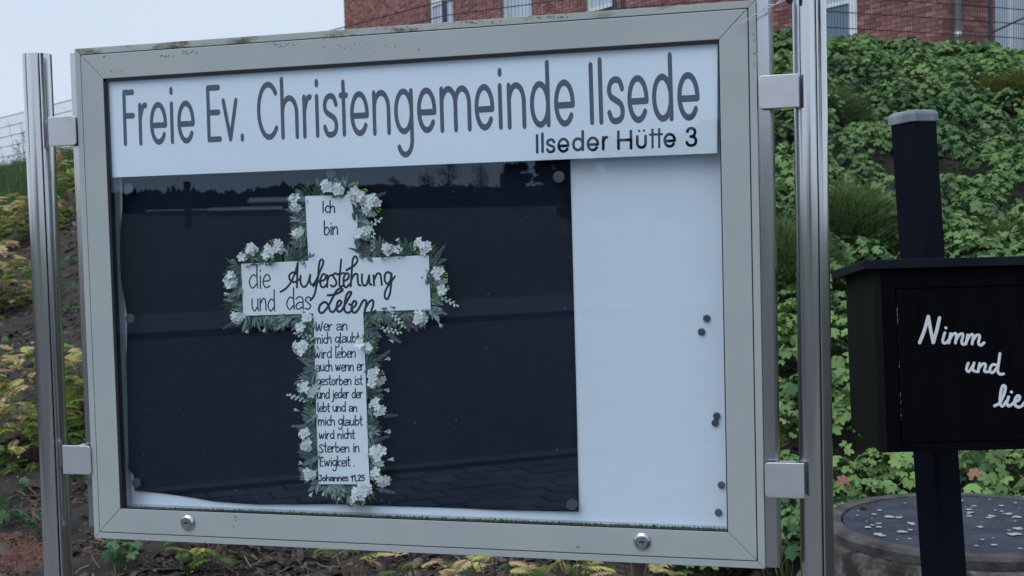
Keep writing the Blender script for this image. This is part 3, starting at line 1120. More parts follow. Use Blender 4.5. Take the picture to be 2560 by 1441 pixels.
M_fr = mat('frond_yellow_green', (0.28, 0.37, 0.08), (0.66, 0.60, 0.22), rough=0.55, tint='object', scale=3, transl=.25, spec=.3)
M_frp = mat('frond_pinkish_tan', (0.58, 0.41, 0.22), (0.76, 0.60, 0.38), rough=0.6, tint='object', scale=3, transl=.25, spec=.3)
M_frg = mat('frond_mid_green', (0.07, 0.14, 0.035), (0.26, 0.36, 0.09), rough=0.55, tint='object', scale=3, transl=.25, spec=.3)
FRO = [[frond(s).mesh('leaf', m) for s in (1, 2, 3)] for m in (M_fr, M_frp, M_frg)]
M_twig = mat('shrub_twig', (0.10, 0.06, 0.04), (0.16, 0.10, 0.06), rough=.8)


def spiraea(pxx, pyy, width, height, nf, label, pink=.35, fl=.19, dd=0.0):
    p = ground_hit(pxx, pyy)
    if dd:
        p = p + FW * dd; p[2] = h_at(p)
    e = empty('false_spiraea_shrub', p, label, 'shrub', 'false spiraea shrubs on the mulch')
    r = random.Random(int(pxx + pyy * 3))
    k = MB()
    low_ = height < .3
    nf = int(nf * (1.0 if low_ else 4.6)); height *= 1.1
    for i in range(nf):
        a_ = r.uniform(0, 6.283); rr = math.sqrt(r.random())
        hz = height * (math.sqrt(max(0.02, 1 - rr * rr)) * (1 - .92 * r.random() ** 1.2)) - height * .1 * rr
        b_ = np.array([math.cos(a_) * rr * width * .42, math.sin(a_) * rr * width * .42, hz])
        if i < 14: k.tube([(b_[0] * .3, b_[1] * .3, 0), (b_[0] * .7, b_[1] * .7, hz * .6), b_], [.005, .004, .002], 4)
        top = hz / height
        u_ = r.random()
        kind = 1 if u_ < pink * (0.05 + 1.25 * top) else (0 if u_ < .25 + .75 * top else 2)
        yaw = a_ + r.uniform(-.8, .8)
        link('leaf', FRO[kind][i % 3], e, loc=b_, rot=(r.uniform(-.3, .3), -r.uniform(-.15, .55), yaw), scale=fl * r.uniform(.75, 1.15))
    k.build('stem', M_twig, e, world=False)


for a_ in ((80, 1135, .82, .62, 74, 'large yellow and pinkish feathery shrub left of the left steel post', .45, .17),
           (215, 1060, .66, .50, 40, 'yellow feathery shrub seen between left post and frame', .45, .19),
           (8, 775, .72, .62, 46, 'tan yellow feathery shrub cut by the left picture edge above the mulch', .6, .21),
           (75, 600, 1.0, .60, 50, 'pale yellow shrub high on the bank against the grass', .5, .24),
           (190, 530, .9, .95, 46, 'pinkish yellow shrub highest on the bank behind the left post', .6, .26),
           (500, 1441, .40, .24, 22, 'yellow green fronds hanging below the frame right of the left lock', .08, .16, .15),
           (885, 1480, .36, .22, 16, 'small fronds below the middle of the frame with one pink frond', .35, .14),
           (1050, 1500, .40, .24, 20, 'pink and yellow fronds below the frame left of the middle group', .45, .15),
           (1240, 1500, .52, .27, 34, 'widest row of yellow green fronds along the lower picture edge', .15, .15),
           (1440, 1500, .50, .28, 34, 'yellow and pink fronds below the frame left of the right lock', .4, .15),
           (1590, 1490, .42, .26, 26, 'orange tipped fronds under the right lock', .55, .14)):
    spiraea(*a_)

# grass on the upper left and weeds on the crest
n = 42000
d = nrg.uniform(16.0, 30, n); pxx = nrg.uniform(-300, 420, n)
l = (pxx - 1280) / 3237 * d
pos = CAM + l[:, None] * RT + d[:, None] * FW
pos[:, 2] = H(l, d)
GV = np.array([(-.02, 0, 0), (.02, 0, 0), (.014, .06, .5), (-.014, .06, .5), (0, .22, 1.0)])
GF = np.array([(0, 1, 2), (0, 2, 3), (3, 2, 4)])
nrm = np.stack([nrg.normal(0, .22, n), nrg.normal(0, .22, n), np.ones(n)], 1)
M_grass = mat('grass_blade', (0.035, 0.085, 0.03), (0.13, 0.20, 0.075), rough=.6, tint='attr', scale=.7, detail=3, transl=.2, spec=.3)
keep = (d > 17.3 + 2.5 * np.clip(pxx / 200, 0, 1.5))
V, F, T = instances(GV * (1.3, 1, 1), GF, pos[keep], frames(nrm[keep], nrg.random(keep.sum()) * 6.28), nrg.uniform(.14, .34, keep.sum()), nrg.random(keep.sum()))
tag(link('grass', npmesh('grass', V, F, M_grass, T)), 'dark green rough grass on the upper left bank', 'grass', kind='stuff')


def bramble(pxx, D, w, hh, n, label):
    d_ = D; l_ = (pxx - 1280) / 3237 * d_
    b0 = ld(l_, d_, float(H(l_, d_)))
    e = empty('weed_bush', b0, label, 'weed', 'weeds growing along the crest at the fence')
    k = MB(); q = MB()
    for _ in range(n):
        a_ = rng.uniform(0, 6.28); L_ = rng.uniform(.4, 1)
        p = [np.array([rng.uniform(-.5, .5) * w, rng.uniform(-.2, .2), 0])]
        for s_ in range(5):
            p.append(p[-1] + np.array([math.cos(a_) * .05 * w + rng.uniform(-.04, .04), math.sin(a_) * .03, hh * L_ / 5]))
        k.tube(p, .0035, 3)
        for x in p[1:]:
            for _j in range(4):
                c = x + np.array([rng.uniform(-.06, .06), rng.uniform(-.06, .06), rng.uniform(-.05, .05)]); s2 = rng.uniform(.012, .03)
                u1 = np.array([rng.uniform(-1, 1), rng.uniform(-1, 1), rng.uniform(-.4, .4)]); u1 /= np.linalg.norm(u1)
                u2 = np.array([-u1[1], u1[0], rng.uniform(-.6, .6)])
                q.add([c - u1 * s2, c + u2 * s2 * .6, c + u1 * s2, c - u2 * s2 * .6], [(0, 1, 2, 3)], tint=rng.random())
    k.build('stem', M_twig, e, world=False)
    q.build('foliage', M_grass, e, world=False, tint=True)


for a_ in ((30, 26.3, 1.4, .45, 30, 'low weeds at the foot of the fence by the left picture edge'),
           (80, 25.6, .8, .95, 26, 'taller brambles at the fence just left of the left post'),
           (172, 24.2, .8, .85, 26, 'brambles seen between left post and frame below the fence')):
    bramble(*a_)

# junipers in the ground cover
def juniper(pxx, pyy, w, hh, n, label, c=0, lean=0.5):
    p = ground_hit(pxx, pyy)
    e = empty('juniper_shrub', p, label, 'shrub', 'spreading junipers among the ground cover')
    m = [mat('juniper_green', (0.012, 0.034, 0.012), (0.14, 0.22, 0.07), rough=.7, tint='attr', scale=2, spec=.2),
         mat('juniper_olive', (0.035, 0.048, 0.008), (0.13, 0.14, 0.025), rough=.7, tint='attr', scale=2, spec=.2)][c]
    nn = n
    a_ = nrg.random(nn) * 6.283; rr = np.sqrt(nrg.random(nn))
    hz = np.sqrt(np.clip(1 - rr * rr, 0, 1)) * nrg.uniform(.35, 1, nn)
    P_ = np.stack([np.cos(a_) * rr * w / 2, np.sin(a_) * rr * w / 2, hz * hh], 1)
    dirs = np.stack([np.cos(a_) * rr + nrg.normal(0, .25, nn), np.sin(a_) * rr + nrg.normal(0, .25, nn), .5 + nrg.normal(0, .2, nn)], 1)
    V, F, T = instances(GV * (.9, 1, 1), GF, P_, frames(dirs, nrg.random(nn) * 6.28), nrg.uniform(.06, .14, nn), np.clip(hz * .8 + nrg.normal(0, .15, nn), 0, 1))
    link('foliage', npmesh('foliage', V, F, m, T), e)
    k = MB()
    for i in range(9):
        t = i * .7
        k.tube([(0, 0, 0), (math.cos(t) * w * .2, math.sin(t) * w * .2, hh * .45), (math.cos(t) * w * .42, math.sin(t) * w * .42, hh * .6)], [.014, .01, .004], 5)
    k.build('branch', M_twig, e, world=False)


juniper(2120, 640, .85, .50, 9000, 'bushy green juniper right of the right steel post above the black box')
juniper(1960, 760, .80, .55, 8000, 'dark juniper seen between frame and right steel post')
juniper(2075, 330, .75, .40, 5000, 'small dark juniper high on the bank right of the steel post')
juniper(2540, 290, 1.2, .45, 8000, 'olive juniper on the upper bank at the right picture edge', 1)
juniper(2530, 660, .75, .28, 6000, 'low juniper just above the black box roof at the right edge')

# ================================================================== concrete shaft with lid
sc_ = ld(mh_l, mh_d, 0)
shaft = empty('concrete_shaft', sc_, 'round concrete manhole shaft with dark lichen spotted lid behind the black box', 'manhole')
zt = CAM[2] - 1.165
M_conc = mat('weathered_concrete', (0.055, 0.052, 0.046), (0.22, 0.21, 0.19), rough=.95, scale=26, detail=12, bump=.7, bscale=60,
             dirt=((0.035, 0.03, 0.024), 6, .47, (1, 1, .6)), lo=.3, hi=.72)
k = MB(); k.lathe([(.565, -.1), (.57, zt - .075), (.565, zt - .055), (.54, zt - .044)], sc_, n=64)
k.build('ring', M_conc, shaft, smooth=False)
M_rim = mat('rusty_cast_rim', (0.035, 0.032, 0.032), (0.11, 0.10, 0.098), rough=.9, scale=10, detail=9, bump=.5, bscale=80, dirt=((0.15, .05, .035), 3, .52, (1, 1, 1)))
k = MB(); k.lathe([(.55, zt - .045), (.555, zt - .012), (.543, zt), (.487, zt), (.483, zt - .03), (.3, zt - .032)], sc_, n=72)
k.build('rim', M_rim, shaft)
# lid with lichen spots
ml = mat('slate_blue_lid', (0.020, 0.025, 0.043), (0.050, 0.057, 0.082), rough=.8, scale=12, detail=10, bump=.5, bscale=150)
k = MB(); k.lathe([(.478, zt - .03), (.478, zt - .006), (.474, zt - .003), (.0005, zt + .002)], sc_, n=72)
lid = k.build('lid', ml, shaft)
k = MB()
r = random.Random(12)
for i in range(170):
    a_, rr = r.uniform(0, 6.28), .45 * math.sqrt(r.random())
    cx, cy = sc_[0] + math.cos(a_) * rr, sc_[1] + math.sin(a_) * rr
    s_ = r.choice([.002, .003, .004, .006, .009, .013, .017]) * r.uniform(.6, 1.2)
    zz = zt + .0021 + .001 * (1 - rr / .478) + .0006 + i * 1e-5
    nn = 11
    ph = r.uniform(0, 6)
    ring = [(cx + math.cos(6.283 * q / nn) * s_ * (1 + .35 * math.sin(3 * q + ph) * r.random()), cy + math.sin(6.283 * q / nn) * s_ * (1 + .3 * math.sin(2 * q + ph)), zz) for q in range(nn)]
    k.add([(cx, cy, zz + .0004)] + ring, [(0, 1 + q, 1 + (q + 1) % nn) for q in range(nn)])
o = k.build('lichen_spots', mat('pale_lichen', (0.30, 0.33, 0.31), (0.46, 0.48, 0.45), rough=.95, scale=60), shaft); o['kind'] = 'stuff'
dv_ = ray(2157, 1272)
p = CAM + dv_ * ((zt + .001 - CAM[2]) / dv_[2])
hp = np.array([p[0], p[1], zt + .004])
k = MB(); k.lathe([(.016, 0), (.016, .0006), (.001, .0007)], hp, n=16)
k.build('lifting_hole', mat('hole_black', (0.004, 0.004, 0.005), rough=1), shaft)

# ================================================================== display case
case = empty('display_case', (0, 0.03, 0), 'grey framed glazed notice case carried by two steel posts', 'display case')
W2, H2, RIMW, TW = 0.65, 0.4781, 0.0127, 0.0613
ZC = 1.44
M_paint = mat('grey_frame_paint', (0.335, 0.37, 0.375), (0.37, 0.405, 0.405), rough=.42, scale=5, detail=4, bump=.04, bscale=350,
              dirt=((0.12, 0.125, 0.09), 9, .70, (1, 1, 1)))
M_rimtop = mat('grey_paint_with_algae', (0.33, 0.36, 0.345), (0.39, 0.41, 0.40), rough=.5, scale=5, bump=.05, bscale=300,
               dirt=((0.085, 0.085, 0.05), 13, .515, (1, 1, 2.2)))
M_alu = mat('silver_aluminium', (0.52, 0.53, 0.56), (0.60, 0.61, 0.63), rough=.17, metal=1, scale=30, stretch=(1, 1, .05), bump=.03, bscale=100,
            dirt=((.2, .2, .19), 14, .6, (1, 1, 1)))
M_gasket = mat('black_rubber', (0.006, 0.007, 0.010), rough=.8)


def bar(name, o0, o1, side, y0, y1, m, parent, bev=.0008):
    """mitred bar between offsets o0 (outer) and o1 (inner) from the outer edge"""
    a, b = W2 - o0, H2 - o0
    c, d_ = W2 - o1, H2 - o1
    q = {'t': [(-a, b), (a, b), (c, d_), (-c, d_)], 'b': [(-c, -d_), (c, -d_), (a, -b), (-a, -b)],
         'l': [(-a, b), (-c, d_), (-c, -d_), (-a, -b)], 'r': [(c, d_), (a, b), (a, -b), (c, -d_)]}[side]
    g_ = .00035                       # hairline at each mitre
    cx = sum(p[0] for p in q) / 4; cz = sum(p[1] for p in q) / 4
    qq = [(x - math.copysign(g_, x) if side in 'tb' else x, z - math.copysign(g_, z) if side in 'lr' else z) for x, z in q]
    k = MB(); k.prism([(x, y0, ZC + z) for x, z in qq], (0, y1 - y0, 0))
    return k.build(name, m, parent, bevel=bev)


for s_ in 'tblr':
    bar('case_edge', 0, RIMW - .0007, s_, 0.0006, .062, M_rimtop if s_ == 't' else M_paint, case)
    bar('door_rail', RIMW + .0009, TW, s_, -.0006, .02, M_paint, case, bev=.0012)
# black gap behind the joints
k = MB()
a, b = W2 - RIMW + .004, H2 - RIMW + .004; c, d_ = W2 - TW + .01, H2 - TW + .01
for x0, x1, z0, z1 in ((-a, a, d_, b), (-a, a, -b, -d_), (-a, -c, -d_, d_), (c, a, -d_, d_)):
    k.box(x0, x1, .0205, .024, ZC + z0, ZC + z1)
k.build('seal', M_gasket, case)
# gasket round the pane, thicker at the top and left
c, d_ = W2 - TW, H2 - TW
k = MB()
for x0, x1, z0, z1 in ((-c, c, d_ - .0058, d_), (-c, c, -d_, -d_ + .0016), (-c, -c + .0058, -d_, d_), (c - .0015, c, -d_, d_)):
    k.box(x0, x1, -.0003, .0135, ZC + z0, ZC + z1)
k.build('gasket', M_gasket, case)
# glass
k = MB(); k.box(-c + .0059, c - .0016, .0018, .0053, ZC - d_ + .0017, ZC + d_ - .0059)
k.build('glass_pane', glass_mat(), case)
k = MB()
for i in range(170):
    x, z = rng.uniform(-c + .01, c - .01), rng.uniform(-d_ + .01, d_ - .01); s_ = rng.choice((.0003, .0004, .0005, .0008))
    k.add([(x - s_, .0015, ZC + z), (x, .0014, ZC + z - s_), (x + s_, .0015, ZC + z), (x, .0014, ZC + z + s_)], [(0, 1, 2, 3)])
o = k.build('dust_specks', mat('pale_dust', (.35, .37, .40), rough=1), case); o['kind'] = 'stuff'
# inner walls and magnetic back panel
M_inner = mat('inner_wall_light', (0.42, 0.45, 0.48), (0.5, 0.52, 0.55), rough=.35, metal=.3, scale=3)
PANY = .042
k = MB()
for x0, x1, z0, z1 in ((-c - .005, -c - .0005, -d_ - .005, d_ + .005), (c + .0005, c + .005, -d_ - .005, d_ + .005), (-c - .0004, c + .0004, d_ + .0005, d_ + .005), (-c - .0004, c + .0004, -d_ - .005, -d_ - .0005)):
    k.box(x0, x1, .0245, .048, ZC + z0, ZC + z1)
k.build('inner_wall', M_inner, case)
M_panel = mat('white_enamel_panel', (0.74, 0.785, 0.86), (0.78, 0.82, 0.89), rough=.3, scale=2.5, detail=3, coat=.1,
              dirt=((.5, .52, .52), 30, .74, (1, 1, 1)))
k = MB(); k.box(-c - .0003, c + .0003, PANY, PANY + .006, ZC - d_ - .0003, ZC + d_ + .0003)
k.build('back_panel', M_panel, case)
k = MB(); k.box(-W2 + .013, W2 - .013, .052, .058, ZC - H2 + .013, ZC + H2 - .013); k.build('back_plate', M_alu, case)
# side profiles that stand proud of the case
for sx in (-1, 1):
    x0, x1 = sx * (W2 + .0006), sx * (W2 + (.022 if sx < 0 else .0235))
    top = H2 - .006; bot = H2 + (.000)
    x0, x1 = min(x0, x1), max(x0, x1)
    k = MB()
    if sx > 0:
        k.prism([(x0, .012, ZC - bot), (x1 - .004, .012, ZC - bot), (x1, .017, ZC - bot), (x1, .06, ZC - bot), (x0, .06, ZC - bot)], (0, 0, top + bot + .012))
    else:
        k.prism([(x0, .06, ZC - bot + .02), (x0, .017, ZC - bot + .02), (x0 + .004, .012, ZC - bot + .02), (x1, .012, ZC - bot + .02), (x1, .06, ZC - bot + .02)], (0, 0, top + bot - .02))
    k.build('side_profile', M_alu, case)
# moss along the lower edge of the opening
k = MB()
for i in range(1500):
    x = rng.uniform(-c + .01, c - .01)
    if rng.random() > (0.12 + .6 * (x + c) / (2 * c)): continue
    z = ZC - d_ + .0022 + abs(rng.gauss(0, .0012)); y = rng.uniform(.0058, .012)
    s_ = rng.uniform(.0008, .0022)
    k.add([(x - s_, y, z - s_), (x + s_, y, z - s_), (x + rng.uniform(-s_, s_), y - s_, z + s_ * 1.4)], [(0, 1, 2)], tint=rng.random())
o = k.build('moss', mat('moss_green', (0.06, 0.085, 0.012), (0.24, 0.28, 0.04), rough=1, tint='attr', scale=40), case, tint=True); o['kind'] = 'stuff'
# locks
M_chrome = mat('lock_chrome', (0.52, 0.54, 0.57), (0.62, 0.64, 0.67), rough=.22, metal=1, scale=60)
PLD = board_plane(-.0006)
for (lx, ly) in ((470, 1306), (1606, 1353)):
    p = PLD.hit(lx, ly)
    k = MB()
    k.lathe([(.0155, -.0002), (.0155, .0025), (.0145, .004), (.0105, .0072), (.0100, .0072), (.0095, .0056), (.0088, .0056), (.0085, .0072), (.0025, .0074)], p, axis='y', n=40)
    lk = k.build('lock', M_chrome, case, smooth=False)
    k = MB(); k.box(p[0] - .0048, p[0] + .0048, p[1] - .0078, p[1] - .0073, p[2] - .0014, p[2] + .0014)
    k.build('keyhole', M_gasket, lk)
# small stains and the scratch on the lower rail
k = MB()
for (sx, sy, ww, hh_, n) in ((590, 1293, 5, 10, 10), (583, 1316, 3, 4, 4), (1444, 1366, 4, 6, 7), (700, 112, 30, 6, 26), (480, 132, 26, 5, 20), (415, 141, 20, 3, 12), (260, 142, 10, 4, 6), (830, 92, 40, 5, 26), (1000, 72, 60, 4, 34), (1180, 56, 60, 4, 34), (1370, 43, 60, 4, 30), (900, 118, 120, 12, 22), (1885, 120, 3, 50, 8), (300, 178, 30, 5, 6)):
    for _ in range(n):
        p = PLD.hit(sx + rng.gauss(0, ww * .5), sy + rng.gauss(0, hh_ * .5)); s_ = rng.uniform(.0004, .0013)
        nn = 7
        k.add([(p[0] + math.cos(6.283 * q / nn) * s_ * rng.uniform(.5, 1.3), -.0009 - rng.random() * .0002, p[2] + math.sin(6.283 * q / nn) * s_ * rng.uniform(.5, 1.6)) for q in range(nn)], [tuple(range(nn))])
o = k.build('grime_specks', mat('dark_grime', (0.05, 0.055, 0.05), (0.11, 0.115, 0.1), rough=.9, scale=300), case); o['kind'] = 'stuff'

# posts: round stainless tubes with a slot line
M_steel = mat('brushed_stainless', (0.60, 0.61, 0.63), (0.68, 0.69, 0.71), rough=.13, metal=1, scale=60, stretch=(1, 1, .02), bump=.04, bscale=260,
              dirt=((.34, .34, .33), 14, .66, (1, 1, .25)))
PY = .030
PR = .0278
for sx, (pxl, pyl) in (((-1), (116, 700)), (1, (2033, 700))):
    c2 = board_plane(PY).hit(pxl, pyl)
    X0 = c2[0]
    ztop = board_plane(PY).hit(106, 136)[2] if sx < 0 else 2.05
    k = MB()
    nseg = 72
    g_ang = math.radians(-48 if sx < 0 else -66)
    prof = []
    for i in range(nseg + 1):
        a_ = g_ang + math.radians(2.2) + (2 * math.pi - math.radians(4.4)) * i / nseg
        prof.append((math.cos(a_) * PR, math.sin(a_) * PR))
    for (ra, rb) in ((.92, 0), (.92, 1)):
        a_ = g_ang + (-1 if rb == 0 else 1) * math.radians(2.2)
        pt = (math.cos(a_) * PR * ra, math.sin(a_) * PR * ra)
        prof.append(pt)
    n_ = len(prof)
    zs = [0.0, ztop]
    vs = [(X0 + x, PY + y, z) for z in zs for x, y in prof]
    k.add(vs, [(i, (i + 1) % n_, n_ + (i + 1) % n_, n_ + i) for i in range(n_)])
    k.add(vs[n_:], [tuple(range(n_))])
    po = k.build('post', M_steel, case)
    for f_ in po.data.polygons:
        f_.use_smooth = abs(f_.normal.z) < .5 and f_.index < nseg
    k = MB()
    a_ = g_ang
    gx, gy = math.cos(a_) * PR * .93, math.sin(a_) * PR * .93
    k.box(X0 + gx - .0011, X0 + gx + .0011, PY + gy - .0006, PY + gy + .0006, 0.01, ztop - .001)
    k.build('slot', M_gasket, po)
# brackets
M_brk = mat('cast_aluminium', (0.50, 0.515, 0.55), (0.56, 0.575, 0.60), rough=.42, metal=.75, scale=18, bump=.02, bscale=500, dirt=((.42, .43, .45), 20, .62, (1, 1, 1)))
for (x0, x1, y0, y1, rnd) in ((122, 191, 291, 365, 'r'), (158, 228, 1114, 1186, 'r'), (1897, 1998, 187, 271, 'l'), (1912, 2011, 1157, 1245, 'l')):
    pl = board_plane(-.002)
    a_ = pl.hit(x0, (y0 + y1) / 2); b_ = pl.hit(x1, (y0 + y1) / 2); cc_ = (pl.hit((x0 + x1) / 2, y0) + pl.hit((x0 + x1) / 2, y1)) / 2
    hz = abs(pl.hit((x0 + x1) / 2, y0)[2] - pl.hit((x0 + x1) / 2, y1)[2]) / 2
    xa, xb, zc = a_[0], b_[0], cc_[2]
    if x0 < 1000: xb = min(xb, -W2 + .004)
    R_ = .007
    pts = []
    for (cx_, cz_, a0, on) in ((xb - R_, zc + hz - R_, 0, rnd == 'r'), (xa + R_, zc + hz - R_, 90, rnd == 'l'), (xa + R_, zc - hz + R_, 180, rnd == 'l'), (xb - R_, zc - hz + R_, 270, rnd == 'r')):
        if on:
            for q in range(6):
                t = math.radians(a0 + 18 * q); pts.append((cx_ + R_ * math.cos(t), -.0045, cz_ + R_ * math.sin(t)))
        else:
            t = math.radians(a0 + 45); pts.append((cx_ + math.copysign(R_, math.cos(t)), -.0045, cz_ + math.copysign(R_, math.sin(t))))
    k = MB()
    k.prism(pts, (0, .0035, 0))
    ex0, ex1 = (xa + .026, -W2 - .0225) if x0 < 1000 else (W2 + .024, xb - .014)
    k.box(ex0, ex1, -.0009, .028, zc - hz + .0015, zc + hz - .0015)
    k.build('bracket', M_brk, case, bevel=.0012)

# transparent cable strap at the upper right with its dark clip
st = empty('cable_strap', board_plane(0.0).hit(1935, 20), 'clear plastic strap tied between case and right steel post', 'strap')
M_clear = mat('clear_plastic_strap', (0.62, 0.66, 0.72), (0.75, 0.78, 0.82), rough=.15, spec=.8, scale=20, transl=.3)
bp = board_plane(-.012)
for P_ in ([(1880, 40), (1905, 28), (1925, 18), (1945, 9), (1962, 1), (1975, -6)], [(1906, 26), (1922, 12), (1938, 12), (1950, 2), (1965, -8)], [(1840, 62), (1865, 52), (1890, 36), (1906, 26)]):
    k = MB(); k.tube([bp.hit(x, y) for x, y in P_], .0009, 6)
    k.build('strand', M_clear, st, smooth=True)
k = MB()
k.prism([bp.hit(x, y) for x, y in ((1963, 0), (1968, 8), (1980, 8), (1984, -8), (1966, -10))], (0, .008, 0))
k.build('clip', M_gasket, st, bevel=.001)

# ------------------------------------------------------------------ header sign
HPY = .0090
hp_ = board_plane(HPY)
M_acryl = mat('white_acrylic', (0.76, 0.79, 0.85), (0.80, 0.825, 0.88), rough=.12, scale=2, coat=.0, spec=.5, dirt=((.6, .62, .62), 40, .78, (1, 1, 1)))
q = [hp_.hit(258, 180), hp_.hit(1794, 92), hp_.hit(1793, 383.5), hp_.hit(276, 444.5)]
q[0][2] = ZC + H2 - TW + .003; q[1][2] = ZC + H2 - TW + .003
q[0][0] = q[3][0] = -W2 + TW + .0035
k = MB(); k.prism([q[3], q[2], q[1], q[0]], (0, .010, 0))
hs = k.build('header_sign', M_acryl, bevel=.0004)
tag(hs, 'white acrylic header panel reading Freie Ev. Christengemeinde Ilsede', 'sign')
M_let = mat('black_vinyl_letter', (0.010, 0.014, 0.034), rough=.05, spec=.6)
L5 = [('F', 150, 250, 205, 660), ('r', 275, 352, 308, 656), ('e', 365, 507, 303, 650), ('I', 528, 558, 298, 645), ('e', 585, 728, 292, 640),
      ('E', 820, 940, 168, 628), ('v', 943, 1075, 272, 625), ('C', 1222, 1395, 142, 612), ('h', 1413, 1558, 100, 607, 250), ('r', 1588, 1668, 243, 600),
      ('I', 1690, 1720, 240, 595), ('s', 1748, 1876, 233, 592), ('t', 1880, 1958, 125, 585, 228), ('e', 1968, 2120, 218, 580), ('n', 2147, 2292, 208, 575), ('g', 2320, 2475, 197, 565)]
L6 = [('e', 8, 168, 390, 767), ('m', 195, 453, 376, 760), ('e', 480, 643, 362, 745), ('I', 675, 706, 355, 740), ('n', 748, 902, 348, 735), ('d', 935, 1100, 168, 722, 338),
      ('e', 1133, 1303, 325, 713), ('I', 1422, 1455, 183, 700), ('I', 1497, 1530, 143, 698), ('s', 1565, 1713, 300, 692), ('e', 1735, 1908, 290, 683), ('d', 1937, 2108, 105, 672, 278), ('e', 2145, 2325, 265, 663)]
LETTERS = MB()


def put_letters(mbx, lst, ox, oy, sc, hx, hy, amp=1.0, shear=.030):
    for it in lst:
        ch_, xl, xr, yt, yb = it[:5]
        ym = it[5] if len(it) > 5 else None
        yr = yb if ch_ != 'g' else yb
        xm = (xl + xr) / 2; ymid = ((ym or yt) + yb) / 2
        for s in grotesk(ch_, xl, xr, yt, yb, ym, hx, hy):
            P = []
            for (x, y) in s:
                # baseline rises to the right, stems lean a little (perspective of the photograph)
                yy = y - (x - xm) * .052 * amp
                xx = x + (y - ymid) * shear
                P.append(hp_.to2(ox + xx / sc, oy + yy / sc))
            A, B_ = (hx / sc) / 1370, (hy / sc) / 1370
            if len(P) == 2: P = [P[0] + (P[1] - P[0]) * i / 4 for i in range(5)]
            ribbon(mbx, P, hp_, A, B_, z0=.0003 + rng.random() * .00005, h=.00003)


put_letters(LETTERS, L5, 260, 160, 3.2, 15.5, 24)
put_letters(LETTERS, L6, 1040, 100, 3.282, 16.5, 25.5)
for (x, y) in ((536, 217), (1107, 590), (1699, 155)):
    c0 = hp_.to2(260 + x / 3.2, 160 + y / 3.2)
    ribbon(LETTERS, [c0 + (0, -.0022), c0 + (0, .0022)], hp_, 15.5 / 3.2 / 1370, 26 / 3.2 / 1370, z0=.0003, h=.00003)
c0 = hp_.to2(1040 + 686 / 3.282, 100 + 267 / 3.282)
ribbon(LETTERS, [c0 + (0, -.0022), c0 + (0, .0022)], hp_, 16.5 / 3.282 / 1370, 27 / 3.282 / 1370, z0=.0003, h=.00003)
LETTERS.build('lettering', M_let, hs)
SUB = MB()
L7 = [('I', 983, 1000, 773, 935), ('I', 1027, 1043, 760, 930), ('s', 1065, 1146, 808, 930), ('e', 1160, 1260, 803, 927), ('d', 1280, 1380, 742, 915, 800), ('e', 1400, 1502, 793, 915),
      ('r', 1525, 1578, 788, 908), ('H', 1650, 1775, 740, 903), ('u', 1805, 1895, 780, 895), ('e', 2030, 2133, 763, 885), ('3', 2210, 2308, 715, 878)]
put_letters(SUB, L7, 1040, 100, 3.282, 11, 11, amp=.8, shear=.012)
for s in ([(1940, 737), (1941, 885)], [(1995, 733), (1996, 882)], [(1920, 778), (2018, 774)], [(1830, 747), (1830, 749)], [(1870, 744), (1870, 746)]):
    P = [hp_.to2(1040 + x / 3.282, 100 + y / 3.282) for x, y in s]
    ribbon(SUB, [P[0] + (P[1] - P[0]) * i / 4 for i in range(5)], hp_, 9 / 3.282 / 1370, 9 / 3.282 / 1370, z0=.0003 + rng.random() * .00005, h=.00003)
SUB.build('lettering', mat('letter_black_no_glare', (0.004, 0.005, 0.015), rough=.25, spec=.25), hs)  # letter black made darker and duller to imitate missing sky reflection

# ------------------------------------------------------------------ black paper
LE = [(398, 300), (445, 305), (520, 306), (580, 301), (640, 299), (690, 301), (735, 309), (790, 318), (850, 317), (950, 314), (1050, 310), (1130, 309), (1155, 312), (1172, 321), (1186, 333), (1200, 336), (1232, 336)]
RE = [(380, 1425), (440, 1426), (700, 1433), (1000, 1441), (1280, 1447)]
BE = [(336, 1228), (400, 1233), (470, 1243), (540, 1255), (640, 1262), (760, 1262), (830, 1261), (900, 1264), (1050, 1268), (1150, 1271), (1250, 1276), (1447, 1280)]
NU, NV = 60, 60
pv = []
for j in range(NV + 1):
    t = j / NV
    for i in range(NU + 1):
        s_ = i / NU
        # y from a blend of top (y 398..) and the lower outline
        xe = 336 + (1447 - 336) * s_
        yb_ = np.interp(xe, [a for a, _ in BE], [b for _, b in BE])
        y = 396 + (yb_ - 396) * t
        xl_ = np.interp(y, [a for a, _ in LE], [b for _, b in LE]); xr_ = np.interp(y, [a for a, _ in RE], [b for _, b in RE])
        x = xl_ + (xr_ - xl_) * s_
        off = .0015
        off += .007 * math.exp(-(x - xl_) / 28) * (0.5 + .5 * math.sin(y / 85.)) + .005 * math.exp(-(yb_ - y) / 30) * (.5 + .5 * math.sin(x / 110. + 1))
        dl = ((x - 975) * (1180 - 905) - (y - 905) * (1310 - 975)) / 433.
        if x > 900 and y > 850: off += .0016 * math.exp(-abs(dl) / 22) * min(1, (x - 900) / 80)
        off += .0008 * math.sin(x / 170.) * math.sin(y / 210. + 1)
        pv.append(board_plane(PANY - .0006 - min(off, .0105)).hit(x, y))
fc = [(j * (NU + 1) + i, j * (NU + 1) + i + 1, (j + 1) * (NU + 1) + i + 1, (j + 1) * (NU + 1) + i) for j in range(NV) for i in range(NU)]
M_bpaper = mat('black_paper', (0.0030, 0.0068, 0.0180), (0.0045, 0.0095, 0.0235), rough=.6, scale=4, bump=.05, bscale=400, spec=.12, dirt=((.03, .032, .04), 90, .80, (1, 1, 1)))
k = MB(); k.add(pv, [f[::-1] for f in fc])
bpo = k.build('black_paper', M_bpaper, smooth=True)
sm = bpo.modifiers.new('thickness', 'SOLIDIFY'); sm.thickness = .0004; sm.offset = -1
